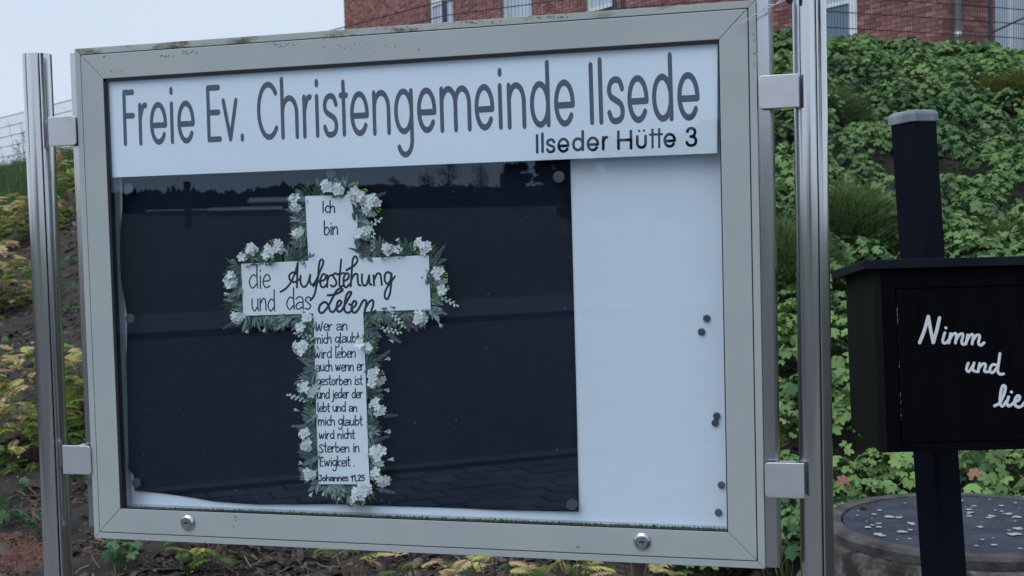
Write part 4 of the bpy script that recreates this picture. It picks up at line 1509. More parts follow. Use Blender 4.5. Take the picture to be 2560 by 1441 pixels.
tag(bpo, 'large black paper sheet with wavy left edge pinned in the case', 'paper')

# ------------------------------------------------------------------ paper cross
XY = .0195


def xb(u, v):                       # gentle curl of the card
    return .0012 * math.sin(u * 22 + .5) * math.cos(v * 9) + .0010 * math.sin(v * 17)


xp = Plane((-.28, XY, 1.44), (1, 0, 0), (0, 0, 1), xb)
up_ = [(763, 490.5), (890, 487.5), (898, 643.5), (772, 652)]
arm = [(603, 660), (1073, 638), (1077, 774), (608, 790)]
low = [(783, 788), (907, 781), (925, 1210.5), (797, 1211)]


def sheet(mbx, quad, nu, nv, extra=0.0):
    A = [xp.to2(*p) for p in quad]
    vs = []
    for j in range(nv + 1):
        for i in range(nu + 1):
            s_, t = i / nu, j / nv
            p = (A[0] * (1 - s_) + A[1] * s_) * (1 - t) + (A[3] * (1 - s_) + A[2] * s_) * t
            vs.append(xp.to3(p[0], p[1], extra))
    f = [(j * (nu + 1) + i, (j + 1) * (nu + 1) + i, (j + 1) * (nu + 1) + i + 1, j * (nu + 1) + i + 1) for j in range(nv) for i in range(nu)]
    mbx.add(vs, f)


k = MB()
# the outline as three strips that share edges
sheet(k, [up_[0], up_[1], up_[2], up_[3]], 8, 12)
sheet(k, [arm[0], arm[1], arm[2], arm[3]], 26, 10, extra=.00005)
sheet(k, [low[0], low[1], low[2], low[3]], 8, 24, extra=-.00005)
for (qd, e_) in (([up_[3], up_[2], (898, 660), (773, 668)], -.0001), ([(783, 780), (907, 772), low[1], low[0]], -.0001)):
    sheet(k, qd, 8, 2, extra=e_)
M_card = mat('white_card', (0.78, 0.81, 0.86), (0.82, 0.845, 0.89), rough=.6, scale=5, bump=.03, bscale=300)
cross = k.build('paper_cross', M_card)
sm = cross.modifiers.new('thickness', 'SOLIDIFY'); sm.thickness = .0006; sm.offset = -1
tag(cross, 'white card cross hand lettered with a Bible verse', 'cross')
ink = MB()
pn = 1.75 / 1310
for (tx, x0, x1, y0, y1, xh, sd) in (('Ich', 806, 837, 532, 532, 16.5, 1), ('bin', 810, 845, 587, 586, 19, 2), ('die', 622, 675, 722, 720, 33, 3),
                                     ('und', 629, 687, 779, 777, 31, 4), ('das', 716, 776, 774, 772, 30, 5)):
    hand_line(ink, tx, x0, x1, y0, y1, xh, xp, pn, sd)
for (tx, x0, x1, y0, y1, xh, sd) in (('Wer an', 789, 867, 828, 826, 15.5, 6), ('mich glaubt', 786, 897, 860, 856, 15, 7), ('wird leben', 786, 888, 897, 894, 15, 8),
                                     ('auch wenn er', 789, 908, 929, 927, 15, 9), ('gestorben ist', 791, 905, 963, 962, 14, 10), ('und jeder der', 793, 906, 997, 995, 14, 11),
                                     ('lebt und an', 794, 893, 1030, 1029, 13, 12), ('mich glaubt', 796, 906, 1064, 1063, 14, 13), ('wird nicht', 798, 887, 1098, 1096, 13, 14),
                                     ('Sterben in', 798, 899, 1131, 1130, 14, 15), ('Ewigkeit .', 800, 888, 1166, 1165, 14.5, 16)):
    hand_line(ink, tx, x0, x1, y0, y1, xh, xp, 1.45 / 1310, sd)
hand_line(ink, 'Johannes 11,25', 797, 912, 1203, 1202, 9.5, xp, 1.5 / 1310, 17)
AUF = [[(648, 1160), (700, 1128), (750, 1068), (795, 970), (822, 875)], [(822, 875), (818, 960), (812, 1115)],
       [(835, 1035), (790, 1062), (748, 1045), (735, 1005), (755, 975), (790, 965), (815, 990)],
       [(850, 1000), (848, 1060), (868, 1105), (898, 1105), (925, 1060), (945, 990)], [(945, 990), (942, 1060), (965, 1088), (1000, 1050), (1040, 960), (1072, 880), (1070, 842), (1045, 845), (1030, 910), (1022, 1020), (1000, 1130), (978, 1205), (945, 1245)],
       [(975, 1105), (1010, 1070), (1040, 1050)], [(1038, 1060), (1088, 1035), (1098, 995), (1070, 985), (1045, 1040), (1050, 1100), (1078, 1115), (1108, 1085)],
       [(1112, 995), (1114, 1050), (1113, 1112)], [(1115, 1045), (1132, 1005), (1165, 990)],
       [(1218, 988), (1190, 975), (1172, 1005), (1195, 1040), (1202, 1082), (1172, 1108), (1148, 1095)],
       [(1252, 838), (1242, 950), (1232, 1080), (1250, 1110), (1278, 1085)], [(1212, 985), (1280, 972)],
       [(1275, 1055), (1318, 1030), (1328, 990), (1302, 975), (1277, 1020), (1277, 1088), (1300, 1115), (1338, 1080)],
       [(1305, 945), (1345, 920), (1385, 895), (1415, 845), (1395, 805), (1370, 832), (1360, 920), (1352, 1020), (1346, 1106)], [(1350, 1045), (1380, 990), (1412, 985), (1416, 1040), (1425, 1090), (1445, 1095)],
       [(1460, 985), (1458, 1055), (1478, 1098), (1508, 1080), (1530, 1000)], [(1530, 995), (1535, 1075), (1555, 1090)],
       [(1575, 995), (1580, 1095)], [(1580, 1040), (1610, 982), (1640, 980), (1652, 1030), (1658, 1090)],
       [(1755, 985), (1720, 962), (1690, 990), (1690, 1050), (1715, 1080), (1745, 1045), (1755, 985)],
       [(1757, 975), (1752, 1080), (1738, 1180), (1712, 1232), (1688, 1215), (1690, 1165), (1715, 1110), (1752, 1060), (1790, 1005)]]
LEB = [[(1118, 1195), (1180, 1188), (1240, 1162), (1265, 1140), (1245, 1128), (1205, 1150), (1160, 1230), (1110, 1320), (1060, 1372), (1030, 1350), (1040, 1295), (1085, 1262), (1118, 1290), (1140, 1350), (1170, 1360), (1200, 1325)],
       [(1200, 1322), (1240, 1290), (1250, 1260), (1225, 1250), (1205, 1300), (1215, 1355), (1250, 1350), (1275, 1310)],
       [(1275, 1310), (1320, 1230), (1350, 1175), (1335, 1160), (1305, 1190), (1285, 1270), (1282, 1340), (1310, 1370), (1350, 1350), (1355, 1300), (1330, 1285)],
       [(1350, 1330), (1390, 1300), (1400, 1265), (1375, 1255), (1355, 1300), (1365, 1360), (1395, 1365), (1425, 1330)],
       [(1425, 1330), (1465, 1255), (1490, 1245), (1500, 1275), (1482, 1366)], [(1485, 1335), (1530, 1262), (1565, 1245), (1570, 1290), (1552, 1350), (1562, 1372), (1592, 1350)]]
script_strokes(ink, AUF, 540, 440, 4.0, xp, 2.7 / 1310)
script_strokes(ink, LEB, 540, 440, 4.0, xp, 3.0 / 1310)
ink.build('lettering', mat('dark_blue_marker', (0.008, 0.009, 0.03), (0.014, 0.016, 0.045), rough=.5, scale=200), cross)

# ------------------------------------------------------------------ flower garland
gar = empty('flower_garland', xp.to3(0, -.05, 0), 'garland of white flowers, grey leaves and lavender round the cross', 'garland')
gpl = board_plane(.0235)
M_pet = mat('white_petal', (0.74, 0.78, 0.78), (0.86, 0.88, 0.88), rough=.55, scale=60, transl=.15, spec=.3)
M_lime = mat('lime_calyx', (0.20, 0.30, 0.06), (0.38, 0.46, 0.16), rough=.6, scale=80)
M_sage = mat('sage_leaf', (0.08, 0.13, 0.125), (0.24, 0.32, 0.31), rough=.6, scale=90, tint='object')
M_gleaf = mat('green_leaf', (0.04, 0.11, 0.05), (0.10, 0.21, 0.10), rough=.5, scale=90, tint='object')
M_lav = mat('lavender_spike', (0.13, 0.10, 0.15), (0.30, 0.24, 0.31), rough=.8, scale=120, tint='object')
M_bud = mat('cream_bud', (0.55, 0.60, 0.55), (0.70, 0.74, 0.70), rough=.5, scale=80)


def petal(mbx, c, ax, up, L_, wd, cup=.25):
    side = np.cross(ax, up)
    vs = [c, c + ax * L_ * .4 - side * wd * .75 + up * L_ * cup * .4, c + ax * L_ * .8 - side * wd * .85 + up * L_ * cup * .7, c + ax * L_ * 1.02 - side * wd * .3 + up * L_ * cup * .45,
          c + ax * L_ * 1.02 + side * wd * .3 + up * L_ * cup * .45, c + ax * L_ * .8 + side * wd * .85 + up * L_ * cup * .7, c + ax * L_ * .4 + side * wd * .75 + up * L_ * cup * .4, c + ax * L_ * .62 + up * L_ * cup * .15]
    mbx.add(vs, [(0, 7, 1), (1, 7, 2), (2, 7, 3), (3, 7, 4), (4, 7, 5), (5, 7, 6), (6, 7, 0)])


def floret(mbx, c, n, R_, r):
    n = n / np.linalg.norm(n)
    a = np.cross(n, (0.3, 0.2, 1)); a /= np.linalg.norm(a); b = np.cross(n, a)
    o0 = r.uniform(0, 6.28)
    for q in range(5):
        t = o0 + q * 1.2566
        petal(mbx, np.array(c), math.cos(t) * a + math.sin(t) * b, n, R_, R_ * .42, r.uniform(.05, .4))
    mbx.lathe([(R_ * .12, 0), (R_ * .02, R_ * .12)], c, axis='y', n=6, mi=1)


def blossom(seed, nf, spread):
    """local frame: x right, z up, -y to the viewer; metres"""
    r = random.Random(seed)
    k = MB()
    for i in range(nf):
        a_ = r.uniform(0, 6.28) if i else 0; rr = spread * (math.sqrt(r.random()) if i else 0)
        c = (math.cos(a_) * rr, -.004 - .006 * (1 - rr / (spread + 1e-6)) - r.uniform(0, .002), math.sin(a_) * rr)
        n = np.array([math.cos(a_) * rr / spread * .8 + r.uniform(-.2, .2), -1, math.sin(a_) * rr / spread * .8 + r.uniform(-.1, .3)])
        floret(k, c, n, r.uniform(.0058, .0078), r)
    for i in range(8):                                    # lime stalks and small buds
        a_ = r.uniform(0, 6.28)
        e = (math.cos(a_) * spread * 1.1, -.002, math.sin(a_) * spread * 1.1)
        k.tube([(0, 0, 0), e], .0009, 4, mi=1)
        k.lathe([(.0004, -.0018), (.0021, 0), (.0004, .0019)], e, n=6, mi=1)
    return k.mesh('blossom', [M_pet, M_lime], smooth=False)


BL_ = [blossom(s, n, sp) for s, n, sp in ((1, 7, .0125), (2, 6, .011), (3, 8, .0135), (4, 5, .009), (5, 3, .006))]


def leafblade(mbx, p0, dirv, L_, wd, bend, mi=0):
    dirv = dirv / np.linalg.norm(dirv)
    sd = np.cross(dirv, (0, -1, 0)); sd /= np.linalg.norm(sd) + 1e-9
    prev = None; vs = []; fs = []
    for i in range(6):
        t = i / 5
        c = p0 + dirv * L_ * t + sd * bend * t * t * L_ + np.array([0, -.25 * L_ * t * (1 - t * .7), 0])
        w = wd * math.sin(math.pi * (0.12 + .88 * t)) if i < 5 else .0001
        vs += [c - sd * w, c + np.array([0, wd * .45, 0]), c + sd * w]
        if i: b_ = 3 * i; fs += [(b_ - 3, b_ - 2, b_ + 1, b_), (b_ - 2, b_ - 1, b_ + 2, b_ + 1)]
    mbx.add(vs, fs, mi)


def sprig(seed, L_=.034, n=5, w=.0026):
    r = random.Random(seed); k = MB()
    k.tube([(0, 0, 0), (0, -.002, L_ * .7)], .0007, 4)
    for i in range(n):
        t = i / n * .65
        for sg in (-1, 1):
            a_ = sg * r.uniform(.45, 1.0)
            leafblade(k, np.array([0, -.002 * t, L_ * t]), np.array([math.sin(a_), r.uniform(-.35, .25), math.cos(a_)]), L_ * r.uniform(.45, .7), w * r.uniform(.8, 1.2), -sg * r.uniform(0, .4))
    leafblade(k, np.array([0, -.001, L_ * .6]), np.array([r.uniform(-.2, .2), -.1, 1]), L_ * .5, w, r.uniform(-.3, .3))
    return k


SP = [sprig(s).mesh('sprig', M_sage, smooth=True) for s in (1, 2, 3, 4)]
SG = [sprig(s, .036, 4, .0021).mesh('sprig', M_gleaf, smooth=True) for s in (5, 6, 7)]


def lav(seed):
    r = random.Random(seed); k = MB()
    k.tube([(0, 0, 0), (0, -.002, .03)], .0007, 4)
    for i in range(26):
        t = i / 25; a_ = i * 2.4; R_ = .0030 * (1 - t * .6)
        c = np.array([math.cos(a_) * R_, -.002 + math.sin(a_) * R_, .008 + t * .024])
        s_ = .0021 * (1 - .35 * t)
        k.add([c + (0, 0, -s_), c + (s_, 0, 0), c + (0, s_, 0), c + (-s_, 0, 0), c + (0, -s_, 0), c + (0, 0, s_)], [(0, 2, 1), (0, 3, 2), (0, 4, 3), (0, 1, 4), (5, 1, 2), (5, 2, 3), (5, 3, 4), (5, 4, 1)])
    return k.mesh('lavender_spike', M_lav)


LV_ = [lav(s) for s in (1, 2)]


def budsprig(seed):
    r = random.Random(seed); k = MB()
    k.tube([(0, 0, 0), (.001, -.002, .018), (0, -.003, .036)], .0009, 5)
    for i in range(9):
        t = i / 8; sg = 1 if i % 2 else -1
        b_ = np.array([0, -.002 - .001 * t, .004 + .031 * t]); d_ = np.array([sg * .75, -.3, .7]) if i < 8 else np.array([0, -.1, 1.])
        d_ /= np.linalg.norm(d_)
        k.tube([b_, b_ + d_ * .0022, b_ + d_ * .0046, b_ + d_ * .0062], [.0006, .0014, .0020, .0006], 7)
    return k.mesh('bud_sprig', M_bud, smooth=True)


BD = [budsprig(1), budsprig(2)]


def funnel():
    k = MB()
    k.lathe([(.0007, 0), (.001, .003), (.0026, .007), (.0032, .0085), (.002, .0075), (.0006, .005)], (0, 0, 0), n=9)
    for i in range(6):
        a_ = i * 1.047
        petal(k, np.array([math.cos(a_) * .002, math.sin(a_) * .002, .0065]), np.array([math.cos(a_) * .5, math.sin(a_) * .5, .85]), np.array([-math.cos(a_) * .85, -math.sin(a_) * .85, .5]), .0035, .0012, .1)
    return k.mesh('small_flower', M_bud, smooth=False)


FUN = funnel()


def gput(name, me, px_, py_, ang, depth, s=1.0, tilt=0.0, spin=0.0):
    """ang: direction of the local z axis in the board plane, degrees clockwise from up"""
    pl = board_plane(depth)
    p = pl.hit(px_, py_)
    m = Matrix.Rotation(math.radians(ang), 4, 'Y') @ Matrix.Rotation(tilt, 4, 'X') @ Matrix.Rotation(spin, 4, 'Z')
    o = link(name, me, gar)
    o.matrix_parent_inverse = Matrix.Translation(gar.location).inverted()
    o.matrix_basis = Matrix.Translation(Vector(p)) @ m @ Matrix.Scale(s, 4)
    return o


# outline of the cross, walked clockwise, with outward directions (degrees clockwise from up)
edge = [((765, 492), (888, 489), 0), ((892, 495), (898, 640), 90), ((905, 641), (1070, 640), 0), ((1075, 645), (1077, 770), 90), ((1070, 777), (912, 785), 180),
        ((912, 795), (925, 1205), 90), ((920, 1211), (800, 1211), 180), ((795, 1205), (783, 795), 270), ((780, 790), (612, 790), 180), ((607, 785), (604, 665), 270),
        ((610, 660), (768, 653), 0), ((771, 648), (764, 495), 270)]
r = random.Random(5)
for (a_, b_, dr_) in edge:
    Ls = math.hypot(b_[0] - a_[0], b_[1] - a_[1])
    n = int(Ls / 9.0)
    for i in range(n):
        t = (i + r.random()) / n
        x, y = a_[0] + (b_[0] - a_[0]) * t, a_[1] + (b_[1] - a_[1]) * t
        inn = math.radians(dr_)
        x -= math.sin(inn) * 4; y += math.cos(inn) * 4
        an = dr_ + r.gauss(0, 38)
        if r.random() < .72: gput('leaf_sprig', SP[r.randrange(4)], x, y, an, r.uniform(.0225, .0265), r.uniform(.75, 1.15), r.uniform(-.1, .35), r.uniform(-.6, .6))
        else: gput('leaf_sprig', SG[r.randrange(3)], x, y, an, r.uniform(.0225, .0265), r.uniform(.75, 1.1), r.uniform(-.1, .35), r.uniform(-.6, .6))
fl = [(743, 508, 2), (829, 470, 0), (848, 480, 3), (893, 481, 0), (910, 492, 3), (929, 512, 2), (742, 583, 1), (912, 577, 1), (688, 626, 2), (670, 640, 4), (700, 618, 4), (628, 630, 1), (610, 640, 4),
      (975, 628, 3), (1000, 622, 4), (1060, 616, 2), (580, 712, 1), (585, 690, 4), (1098, 690, 2), (1113, 723, 4), (594, 787, 1), (770, 800, 3), (755, 818, 4), (755, 866, 2), (762, 880, 3), (771, 972, 2),
      (941, 942, 2), (935, 958, 4), (948, 1018, 2), (768, 1090, 1), (768, 1114, 3), (953, 1140, 2), (945, 1128, 3), (955, 1190, 2), (774, 1188, 1), (895, 1240, 2), (915, 1228, 1), (1048, 799, 1)]
for (x, y, kx) in fl:
    o = gput('blossom', BL_[kx], x, y, r.uniform(0, 360), .0215, r.uniform(1.08, 1.3), r.uniform(-.25, .25))
# two single blossoms that lie in front of the card
gput('blossom', BL_[4], 906, 858, 10, .0165, 1.25); gput('blossom', BL_[3], 930, 868, 40, .0170, 1.05); gput('blossom', BL_[4], 900, 585, 60, .0165, 1.1)
for (x, y, an) in ((935, 636, 2), (905, 580, 60), (1096, 738, 118), (975, 778, 135), (950, 822, 100), (772, 1003, 285), (790, 848, 285), (968, 560, 60)):
    if (x, y) != (968, 560): gput('bud_sprig', BD[r.randrange(2)], x, y, an, .0195, 1.1 if an != 60 else 1.2)
for (x, y, an) in ((1083, 655, 40), (1078, 768, 115), (920, 502, 70), (760, 540, 290), (962, 828, 125), (940, 905, 55), (775, 1070, 275), (952, 1040, 88), (600, 800, 245), (1010, 778, 150), (1030, 780, 165), (1020, 782, 178),
                   (935, 1105, 70), (790, 1140, 280), (780, 838, 275), (940, 1222, 100), (775, 945, 250), (925, 650, 330), (700, 785, 200)):
    gput('lavender_spike', LV_[r.randrange(2)], x, y, an, .0205, r.uniform(1.0, 1.2))
for (x, y, an) in ((864, 466, 0), (1001, 612, 340), (757, 612, 330), (752, 628, 10), (622, 818, 200), (664, 818, 190), (1096, 806, 140), (962, 900, 75), (960, 975, 90), (962, 1080, 80), (968, 1150, 85), (748, 1028, 285),
                   (762, 1162, 290), (782, 1230, 215), (812, 1226, 200), (850, 1238, 185), (972, 850, 110), (590, 660, 300), (720, 640, 350), (1040, 770, 180), (576, 735, 265)):
    gput('small_flower', FUN, x, y, an, .0195, r.uniform(1.0, 1.3), r.uniform(-.2, .5))

# ------------------------------------------------------------------ magnets
M_mag = mat('grey_magnet_plastic', (0.045, 0.048, 0.055), (0.06, 0.063, 0.07), rough=.45, scale=50)
M_magl = mat('light_grey_magnet_plastic', (0.060, 0.068, 0.085), (0.075, 0.085, 0.10), rough=.4, scale=50)
M_magb = mat('brownish_magnet', (0.085, 0.07, 0.075), (0.12, 0.10, 0.105), rough=.5, scale=90)


def magnet(px_, py_, R_, Y, m, label, group):
    p = board_plane(Y).hit(px_, py_)
    k = MB(); k.lathe([(R_, -.0005), (R_, .0035), (R_ - .0008, .0045), (R_ * .35, .0049), (R_ * .3, .0044), (.0003, .0044)], (0, 0, 0), axis='y', n=32)
    o = k.build('magnet', m, world=False, loc=p)
    tag(o, label, 'magnet', group)


G1 = 'round magnets holding the black paper'
for (x, y, R_, m, lab) in ((1398, 443, .0105, M_magl, 'light grey round magnet in the upper right corner of the black paper'),
                           (324, 472, .0105, M_magl, 'round magnet in the upper left corner of the black paper'),
                           (829, 434, .0100, M_magl, 'round magnet at the top of the paper, half under the header sign'),
                           (327, 797, .0095, M_mag, 'dark round magnet on the left edge of the black paper'),
                           (343, 1207, .0098, M_mag, 'black round magnet by the curled lower left paper corner'),
                           (880, 1254, .0100, M_mag, 'dark round magnet on the bottom edge of the paper below the garland'),
                           (1430, 1261, .0100, M_mag, 'dark round magnet in the lower right corner of the black paper')):
    magnet(x, y, R_, .0275, m, lab, G1)
G2 = 'small spare magnets on the white panel'
for (x, y, m, lab) in ((1767, 796, M_mag, 'topmost small dark magnet on the white panel'), (1754, 830, M_mag, 'small magnet just below and left of the topmost one'),
                       (1792, 1040, M_mag, 'upper one of the two touching magnets on the white panel'), (1788, 1057, M_mag, 'lower one of the two touching magnets on the white panel'),
                       (1803.5, 1212.5, M_magb, 'brownish small magnet alone above the lowest one'), (1796, 1281, M_magb, 'lowest small magnet near the bottom right of the white panel')):
    magnet(x, y, .0062, PANY - .0006, m, lab, G2)

# ================================================================== black book box on its post
lean = math.radians(3.6)
box = empty('book_box', at(2340, 1441, 3.1) * (1, 1, 0), 'black wooden give away book box on a black post, lettered Nimm und lies', 'book box')
M_blk = mat('black_wood_paint', (0.0015, 0.0018, 0.0032), (0.0028, 0.0032, 0.005), rough=.6, scale=5, stretch=(8, 8, .6), bump=.12, bscale=60, spec=.06)
M_blk2 = mat('black_post_paint', (0.0028, 0.0045, 0.011), (0.005, 0.0075, 0.016), rough=.6, scale=4, stretch=(1, 1, .2), bump=.10, bscale=120, spec=.10,
             dirt=((.20, .21, .22), 55, .79, (1, 1, 1)))
M_blkside = mat('black_wood_side', (0.006, 0.008, 0.006), (0.010, 0.012, 0.009), rough=.7, scale=5, spec=.1)
D1 = 3.0
e1 = RT * math.cos(math.radians(0)) ; up3 = np.array([0, 0, 1.]) + RT * -.026
bpn = Plane(at(2200, 1132, D1), e1, up3)
bl, tl = bpn.to2(2200, 1132.5), bpn.to2(2181, 676)
wR = bl[0] + .62
zt_, zb_ = tl[1], bl[1]
nrm = bpn.n
back = -nrm * .25


def P3_(u, v, off=0): return bpn.to3(u, v, off)


# carcass: side panels with a chamfered back lower edge, bottom, back
k = MB()
sidep = [P3_(0, zb_), P3_(0, zt_), P3_(0, zt_ - .012) + back, P3_(0, zb_ + .02) + back]
k.prism(sidep, e1 * .018); k.build('side_panel', M_blkside, box, bevel=.0012)
k = MB(); k.prism([p + e1 * (wR - .018) for p in sidep], e1 * .018); k.build('side_panel', M_blkside, box, bevel=.0012)
k = MB(); k.prism([P3_(.0185, zb_) - nrm * .02, P3_(wR - .0185, zb_) - nrm * .02, P3_(wR - .0185, zb_ + .02) + back, P3_(.0185, zb_ + .02) + back], (0, 0, .012)); k.build('floor_board', M_blk, box)
k = MB(); k.prism([P3_(.0185, zb_ + .035) + back, P3_(wR - .0185, zb_ + .035) + back, P3_(wR - .0185, zt_ - .014) + back, P3_(.0185, zt_ - .014) + back], nrm * .012); k.build('back_board', M_blk, box)
# face frame and door
dx0 = bpn.to2(2253, 900)[0]; dz1 = bpn.to2(2253, 722)[1]; dz0 = zb_ + .022
for (a_, b_, c_, d_) in ((.0185, dx0 - .0022, zb_, zt_ - .001), (dx0 - .0018, wR - .0185, dz1 + .0022, zt_ - .001), (dx0 - .0018, wR - .0185, zb_, dz0 - .002)):
    k = MB(); k.prism([P3_(a_, c_), P3_(b_, c_), P3_(b_, d_), P3_(a_, d_)], -nrm * .018); k.build('face_board', M_blk, box, bevel=.001)
k = MB(); k.prism([P3_(dx0, dz0, .001), P3_(wR - .02, dz0, .001), P3_(wR - .02, dz1, .001), P3_(dx0, dz1, .001)], -nrm * .018)
door = k.build('door', M_blk, box, bevel=.001)
# worn paint sparkles along the door seam
k = MB()
for i in range(26):
    v = dz1 - .02 - (dz1 - dz0 - .06) * rng.random() ** 1.1; h_ = rng.uniform(.001, .012) if rng.random() < .4 else .0012
    k.add([P3_(dx0 - .0006, v, .0014), P3_(dx0 + .0006, v, .0014), P3_(dx0 + .0004, v + h_, .0014)], [(0, 1, 2)])
o = k.build('worn_edge', mat('bare_edge_white', (.4, .42, .42), rough=.8), door); o['kind'] = 'stuff'
# roof slab, falling to the back
rt = bpn.to2(2168, 650)[1]; rb = bpn.to2(2168, 673)[1]
ul = bpn.to2(2165, 660)[0]
k = MB()
fo = .022
ra = [P3_(ul, rb, fo), P3_(ul, rt, fo), P3_(ul, rt - .036, 0) + back * 1.14, P3_(ul, rb - .036, 0) + back * 1.14]
k.prism(ra, e1 * (wR - ul + .03)); k.build('roof', mat('black_roof_board', (0.005, 0.007, 0.013), (0.010, 0.013, 0.020), rough=.6, scale=6, bump=.1, spec=.15), box, bevel=.0015)
# lettering on the door
tb = MB()
tp = Plane(bpn.to3(0, 0, .0012), bpn.e1, bpn.e2)
pz = 1 / 1085.0
NIM = [[(1148, 1168), (1178, 1095), (1208, 998)], [(1208, 998), (1220, 1080), (1236, 1165)], [(1236, 1165), (1260, 1085), (1280, 1005)],
       [(1312, 1100), (1300, 1135), (1298, 1162), (1318, 1165), (1338, 1142)], [(1318, 1068), (1320, 1069)],
       [(1348, 1105), (1336, 1165)], [(1338, 1150), (1362, 1110), (1385, 1108), (1378, 1165)], [(1380, 1150), (1405, 1110), (1428, 1108), (1418, 1158), (1432, 1172), (1450, 1155)],
       [(1458, 1110), (1446, 1168)], [(1450, 1150), (1474, 1112), (1493, 1112), (1485, 1168)], [(1487, 1150), (1514, 1112), (1535, 1115), (1526, 1160), (1540, 1175), (1562, 1158)],
       [(1457, 1292), (1445, 1330), (1460, 1346), (1490, 1302)], [(1494, 1290), (1485, 1335), (1508, 1345)], [(1530, 1292), (1519, 1346)], [(1522, 1325), (1550, 1295), (1568, 1300), (1560, 1340), (1582, 1345)],
       [(1645, 1302), (1612, 1298), (1594, 1332), (1610, 1350), (1640, 1318)], [(1662, 1225), (1652, 1290), (1645, 1338), (1660, 1358), (1682, 1355)]]
wm = mat('white_brush_paint', (.72, .76, .80), (.80, .82, .85), rough=.5, scale=60)
script_strokes(tb, NIM[:3], 1860, 400, 2.573, tp, 4.3 * pz)
script_strokes(tb, NIM[3:11], 1860, 400, 2.573, tp, 3.5 * pz)
tb.build('lettering', wm, door)
tb = MB()
script_strokes(tb, NIM[11:], 1860, 400, 2.573, tp, 3.5 * pz)
tb.build('lettering', wm, door)
tb = MB()
LIE = [[(1885, 142), (1925, 118), (1955, 60), (1970, 5), (1958, -12), (1943, 5), (1930, 65), (1928, 125), (1945, 142), (1975, 105)],
       [(1992, 72), (1978, 118), (1988, 140), (2012, 130), (2030, 112)], [(2013, 35), (2015, 36)],
       [(2030, 112), (2065, 95), (2075, 70), (2060, 62), (2040, 88), (2037, 125), (2055, 145), (2085, 140), (2115, 105)],
       [(2115, 105), (2150, 62), (2160, 90), (2165, 130), (2140, 145), (2120, 132)]]
script_strokes(tb, LIE, 1860, 960, 2.996, tp, 3.7 * pz)
tb.build('lettering', wm, door)
# post behind the box, leaning slightly left at the top
DP = 3.36
pb = at(2339, 1130, DP); pt = at(2282, 287, DP)
ax = (pt - pb) / np.linalg.norm(pt - pb)
th = math.radians(27)
ea = RT * math.cos(th) - FW * math.sin(th) * -1.0
ea = ea - ax * np.dot(ea, ax); ea /= np.linalg.norm(ea)
eb = np.cross(ax, ea)
s_ = .0438; ch_ = .009
oct_ = [(-s_, -s_ + ch_), (-s_ + ch_, -s_), (s_ - ch_, -s_), (s_, -s_ + ch_), (s_, s_ - ch_), (s_ - ch_, s_), (-s_ + ch_, s_), (-s_, s_ - ch_)]
low_ = pb - ax * (pb[2] / ax[2])
k = MB(); k.prism([low_ + ea * x + eb * y for x, y in oct_], pt - low_)
k.build('post', M_blk2, box)
c_ = 1.13
k = MB()
lay = [(1.10, -.024), (1.13, -.022), (1.13, -.004), (1.07, .002), (.86, .0075), (.3, .010)]
vs = []
for f_, h_ in lay:
    vs += [pt + ax * h_ + ea * x * f_ + eb * y * f_ for x, y in oct_]
fs = [(i * 8 + q, i * 8 + (q + 1) % 8, (i + 1) * 8 + (q + 1) % 8, (i + 1) * 8 + q) for i in range(len(lay) - 1) for q in range(8)] + [tuple(range(8))[::-1], tuple(range(40, 48))]
k.add(vs, fs)
k.build('post_cap', mat('grey_plastic_cap', (0.16, 0.19, 0.215), (0.24, 0.27, 0.29), rough=.55, scale=20, bump=.2, bscale=90, dirt=((.09, .10, .09), 14, .58, (1, 1, 1))), box)

# ================================================================== the far side, seen mirrored in the glass
def refl(px_, py_, dist):
    dv = ray(px_, py_); dv = dv / np.linalg.norm(dv)
    t = (.0018 - CAM[1]) / dv[1]; P_ = CAM + dv * t; m = dv * (1, -1, 1)
    mh_ = math.hypot(m[0], m[1])
    return P_ + m * (dist / mh_)


def land(p):
    n = 0.6 * p[0] + 0.8 * p[1]
    return float(np.interp(-n, [-1500, 28, 170, 400, 2200], [0, 0, 4.6, 5.6, 6.0]))


M_hall = mat('hall_cladding', (0.16, 0.18, 0.21), (0.21, 0.23, 0.26), rough=.7, scale=.2)
M_hroof = mat('hall_roof_pale', (0.45, 0.47, 0.50), (0.55, 0.57, 0.6), rough=.6, scale=.2)
M_hdoor = mat('hall_gate_dark', (0.05, 0.06, 0.08), (0.07, 0.08, 0.10), rough=.6)


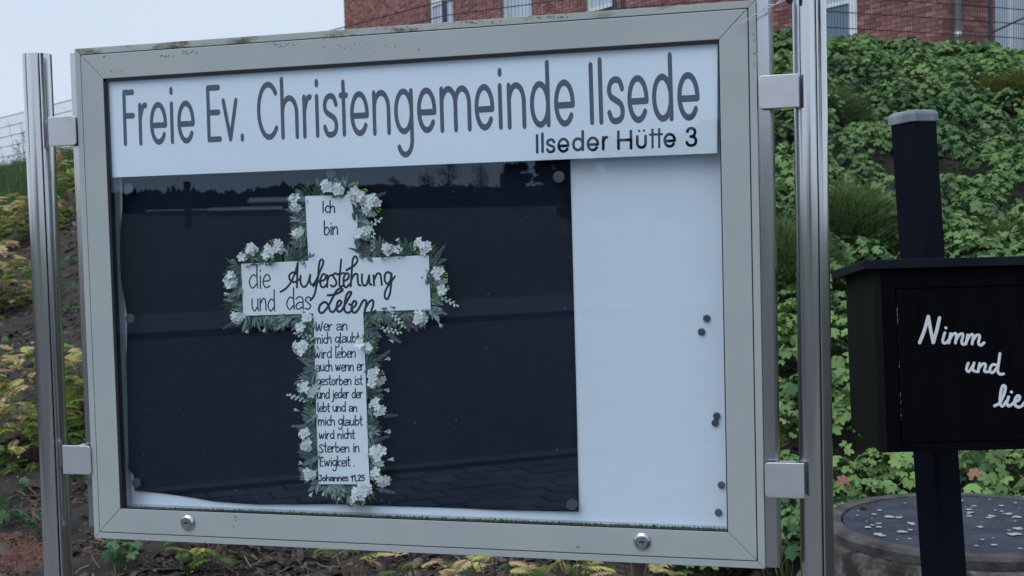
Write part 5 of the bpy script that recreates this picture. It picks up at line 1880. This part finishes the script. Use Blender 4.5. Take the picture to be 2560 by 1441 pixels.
def hall(xa, xb_, yt_, ye_, dist, label, depth=16):
    a_ = refl(xa, ye_, dist); b_ = refl(xb_, ye_, dist)
    base = min(land(a_), land(b_)) - .3
    e = empty('industrial_hall', (a_[0], a_[1], base), label, 'hall', 'low halls across the meadow')
    dh = b_ - a_; dh[2] = 0; L_ = np.linalg.norm(dh); dh /= L_
    nn = np.array([-dh[1], dh[0], 0]);
    if nn @ (CAM - a_) > 0: nn = -nn
    ze = (a_[2] + b_[2]) / 2; zr = refl(xa, yt_, dist)[2]
    k = MB(); k.prism([(a_[0], a_[1], base), (b_[0], b_[1], base), (b_[0], b_[1], ze), (a_[0], a_[1], ze)], nn * depth); k.build('wall', M_hall, e)
    k = MB()
    ov = .4
    A, Bq = a_ - dh * ov - nn * ov, b_ + dh * ov - nn * ov
    k.prism([(A[0], A[1], ze), (A[0] + nn[0] * (depth / 2 + ov), A[1] + nn[1] * (depth / 2 + ov), zr), (A[0] + nn[0] * (depth + 2 * ov), A[1] + nn[1] * (depth + 2 * ov), ze)], dh * (L_ + 2 * ov))
    k.build('roof', M_hroof, e)
    for q_ in range(3):
        u_ = L_ * (.2 + .27 * q_)
        w_ = min(4, L_ * .1)
        c0 = a_ + dh * u_ - nn * .05
        k = MB(); k.prism([(c0[0], c0[1], base), (c0[0] + dh[0] * w_, c0[1] + dh[1] * w_, base), (c0[0] + dh[0] * w_, c0[1] + dh[1] * w_, base + (ze - base) * .7), (c0[0], c0[1], base + (ze - base) * .7)], nn * .04)
        k.build('gate', M_hdoor, e)


hall(372, 508, 522, 527, 150, 'low hall with pale roof leftmost in the mirrored view')
hall(525, 700, 516, 526, 140, 'long low hall with the brightest roof in the mirrored view')
hall(625, 800, 489, 505, 190, 'taller hall behind the long low hall in the mirrored view', 24)
# chimney
cb = refl(470, 520, 95)
k = MB(); zt2 = refl(463, 455, 95)[2]; zb2 = land(cb) - .3
ch0 = empty('chimney_stack', (cb[0], cb[1], zb2), 'slender dark chimney mirrored in the upper left of the glass', 'chimney')
k.lathe([(.30, 0), (.18, zt2 - zb2 - .5), (.26, zt2 - zb2 - .4), (.26, zt2 - zb2)], (cb[0], cb[1], zb2), n=14)
k.build('shaft', mat('chimney_brick', (0.03, 0.03, 0.034), (0.05, 0.048, 0.05), rough=.9, scale=2), ch0)

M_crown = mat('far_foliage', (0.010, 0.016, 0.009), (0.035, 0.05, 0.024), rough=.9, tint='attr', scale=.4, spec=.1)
M_trunk = mat('tree_bark', (0.016, 0.017, 0.013), (0.034, 0.034, 0.027), rough=.95, scale=4, bump=.4)
QV = np.array([(-.5, 0, -.35), (.5, .1, -.3), (.4, 0, .4), (-.45, -.1, .35)]); QF = np.array([(0, 1, 2, 3)])


def tree(pxm, pyt, halfpx, dist, label, kind='round', n=900, bare=0.0, group='trees across the road'):
    c = refl(pxm, pyt, dist); zb3 = land(c)
    hgt = c[2] - zb3
    w = halfpx / 3237 * (dist + 2.5) * 2
    e = empty(kind + '_tree', (c[0], c[1], zb3), label, 'tree', group)
    k = MB()
    tr_ = max(.12, hgt * .022)
    k.tube([(0, 0, -.3), (0, 0, hgt * .45), (.1, 0, hgt * (.92 if kind != 'poplar' else .97))], [tr_, tr_ * .7, tr_ * .15], 7)
    nb = 12
    for q_ in range(nb):
        a_ = q_ * 2.4; z0 = hgt * (.22 + .6 * q_ / nb); L_ = w * .42 * (1 - .5 * q_ / nb)
        k.tube([(0, 0, z0), (math.cos(a_) * L_ * .5, math.sin(a_) * L_ * .5, z0 + hgt * .09), (math.cos(a_) * L_, math.sin(a_) * L_, z0 + hgt * .16)], [tr_ * .35, tr_ * .2, tr_ * .06], 5)
        if bare:
            for j in range(5):
                b2 = a_ + rng.uniform(-.8, .8); s2 = rng.uniform(.4, .9)
                st_ = np.array([math.cos(a_) * L_ * s2, math.sin(a_) * L_ * s2, z0 + hgt * .16 * s2])
                k.tube([st_, st_ + np.array([math.cos(b2) * L_ * .4, math.sin(b2) * L_ * .4, hgt * rng.uniform(.06, .14)])], [tr_ * .10, tr_ * .03], 4)
    k.build('trunk', M_trunk, e, world=False)
    # crown: leaf clumps in lobes
    P_ = []
    nl = 16
    lob = []
    for q_ in range(nl):
        if kind == 'poplar': lob.append((rng.gauss(0, w * .10), rng.gauss(0, w * .10), hgt * (.12 + .84 * q_ / nl), w * .30 * math.sin(math.pi * (.12 + .80 * q_ / nl)) + .1, hgt * .09))
        else:
            a_ = rng.uniform(0, 6.28); zz = rng.uniform(.30, .9); rad = w * .5 * math.sqrt(max(0.05, 1 - ((zz - .55) / .42) ** 2)) * .68
            lob.append((math.cos(a_) * rad * rng.random() ** .5, math.sin(a_) * rad * rng.random() ** .5, hgt * zz, w * rng.uniform(.14, .24), hgt * rng.uniform(.07, .13)))
    nn = int(n * (1 - bare))
    li = nrg.integers(0, nl, nn)
    lob = np.array(lob)[li]
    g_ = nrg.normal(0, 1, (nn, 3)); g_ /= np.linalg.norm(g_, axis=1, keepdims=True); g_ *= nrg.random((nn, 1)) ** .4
    P_ = lob[:, :3] + g_ * np.stack([lob[:, 3], lob[:, 3], lob[:, 4]], 1)
    P_[:, 2] = np.minimum(P_[:, 2], hgt)
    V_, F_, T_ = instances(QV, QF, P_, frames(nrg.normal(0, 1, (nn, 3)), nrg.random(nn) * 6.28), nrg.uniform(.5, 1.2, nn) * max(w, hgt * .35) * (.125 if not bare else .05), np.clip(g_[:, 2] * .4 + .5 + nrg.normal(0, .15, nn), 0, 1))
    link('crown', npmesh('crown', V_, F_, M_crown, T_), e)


for i, (x, y, hw) in enumerate(((338, 470, 5), (351, 476, 4), (366, 470, 5), (384, 474, 5), (420, 468, 6), (432, 462, 6), (446, 470, 5), (484, 466, 7))):
    tree(x, y, hw * 1.6, 230, ['leftmost narrow poplar on the mirrored skyline', 'second narrow poplar from the left on the mirrored skyline', 'third narrow poplar from the left on the mirrored skyline',
                         'fourth poplar, left of the gap in the mirrored row', 'poplar right of the gap in the mirrored row', 'tallest poplar left of the mirrored chimney', 'poplar touching the mirrored chimney',
                         'poplar just right of the mirrored chimney'][i], 'poplar', 700, group='poplars on the far skyline')
for i, (x, y, hw, dist, n, bare) in enumerate(((985, 440, 34, 190, 900, .3), (1068, 420, 38, 185, 900, .4), (1120, 400, 32, 180, 900, .4), (1200, 404, 30, 175, 900, .4), (1290, 400, 46, 150, 1300, .0), (1390, 360, 66, 120, 2200, 0), (1540, 330, 85, 50, 2200, 0), (1740, 268, 110, 45, 3000, 0), (1960, 240, 120, 48, 2600, 0), (930, 462, 26, 100, 500, 0), (1455, 385, 75, 62, 2600, 0), (1630, 365, 130, 60, 4200, 0))):
    tree(x, y, hw, dist, ['thin half bare tree mirrored above the right arm of the cross', 'half bare tree mirrored between two slender trees', 'slender open tree mirrored above the middle of the paper', 'open tree mirrored left of the dark trees',
                          'first full tree of the mirrored dark group', 'dark full tree mirrored at the upper right paper corner', 'wide dark tree mirrored behind the address line', 'tallest dark tree mirrored at the right end of the header',
                          'large dark tree standing right of the tallest mirrored one', 'low full tree mirrored right of the garland top', 'dense low tree filling the mirrored gap beside the paper edge', 'widest dense low tree mirrored under the header shadow'][i], 'round', n, bare)
for (wx, wy, hg, ww, lab) in ((13.5, -6.5, 9, 4.5, 'unseen dark tree added right of the board to streak the steel posts'), (20, -3.5, 11, 6, 'larger unseen tree added farther right to streak the steel posts'), (-19, -9, 10, 6, 'unseen dark tree added left of the board to streak the steel posts')):  # unseen trees, added so the steel posts reflect dark stripes
    _r = refl
    def refl(a_, b_, c_, P_=np.array([wx, wy, hg + 0.0])): return P_
    tree(0, 0, ww / 2 * 3237 / 102.5, 100, lab, 'round', 2600)
    refl = _r
# far wooded ridge that reads as one mass
nn = 9000
tt = nrg.random(nn)
xx = 290 + tt * 1500
ytop = np.interp(xx, [290, 330, 500, 560, 600, 640, 700, 760, 860, 1000, 1400, 1790], [482, 500, 488, 497, 500, 492, 478, 476, 480, 482, 478, 470]) + 3 * np.sin(xx / 9) + 3 * np.sin(xx / 23)
P_ = np.array([refl(x, 500, 260) for x in xx])
zt_top = np.array([refl(x, y, 260)[2] for x, y in zip(xx, ytop)])
u_ = nrg.random(nn) ** .8
P_[:, 2] = 3.5 + (zt_top - 3.5) * u_
P_[:, :2] += nrg.normal(0, 3, (nn, 2))
V_, F_, T_ = instances(QV, QF, P_, frames(nrg.normal(0, 1, (nn, 3)), nrg.random(nn) * 6.28), nrg.uniform(1.6, 3.4, nn), np.clip(u_ * .6 + nrg.normal(.1, .1, nn), 0, 1))
tag(link('distant_wood', npmesh('distant_wood', V_, F_, M_crown, T_)), 'low dark wood along the far horizon mirrored in the glass', 'wood', kind='stuff')
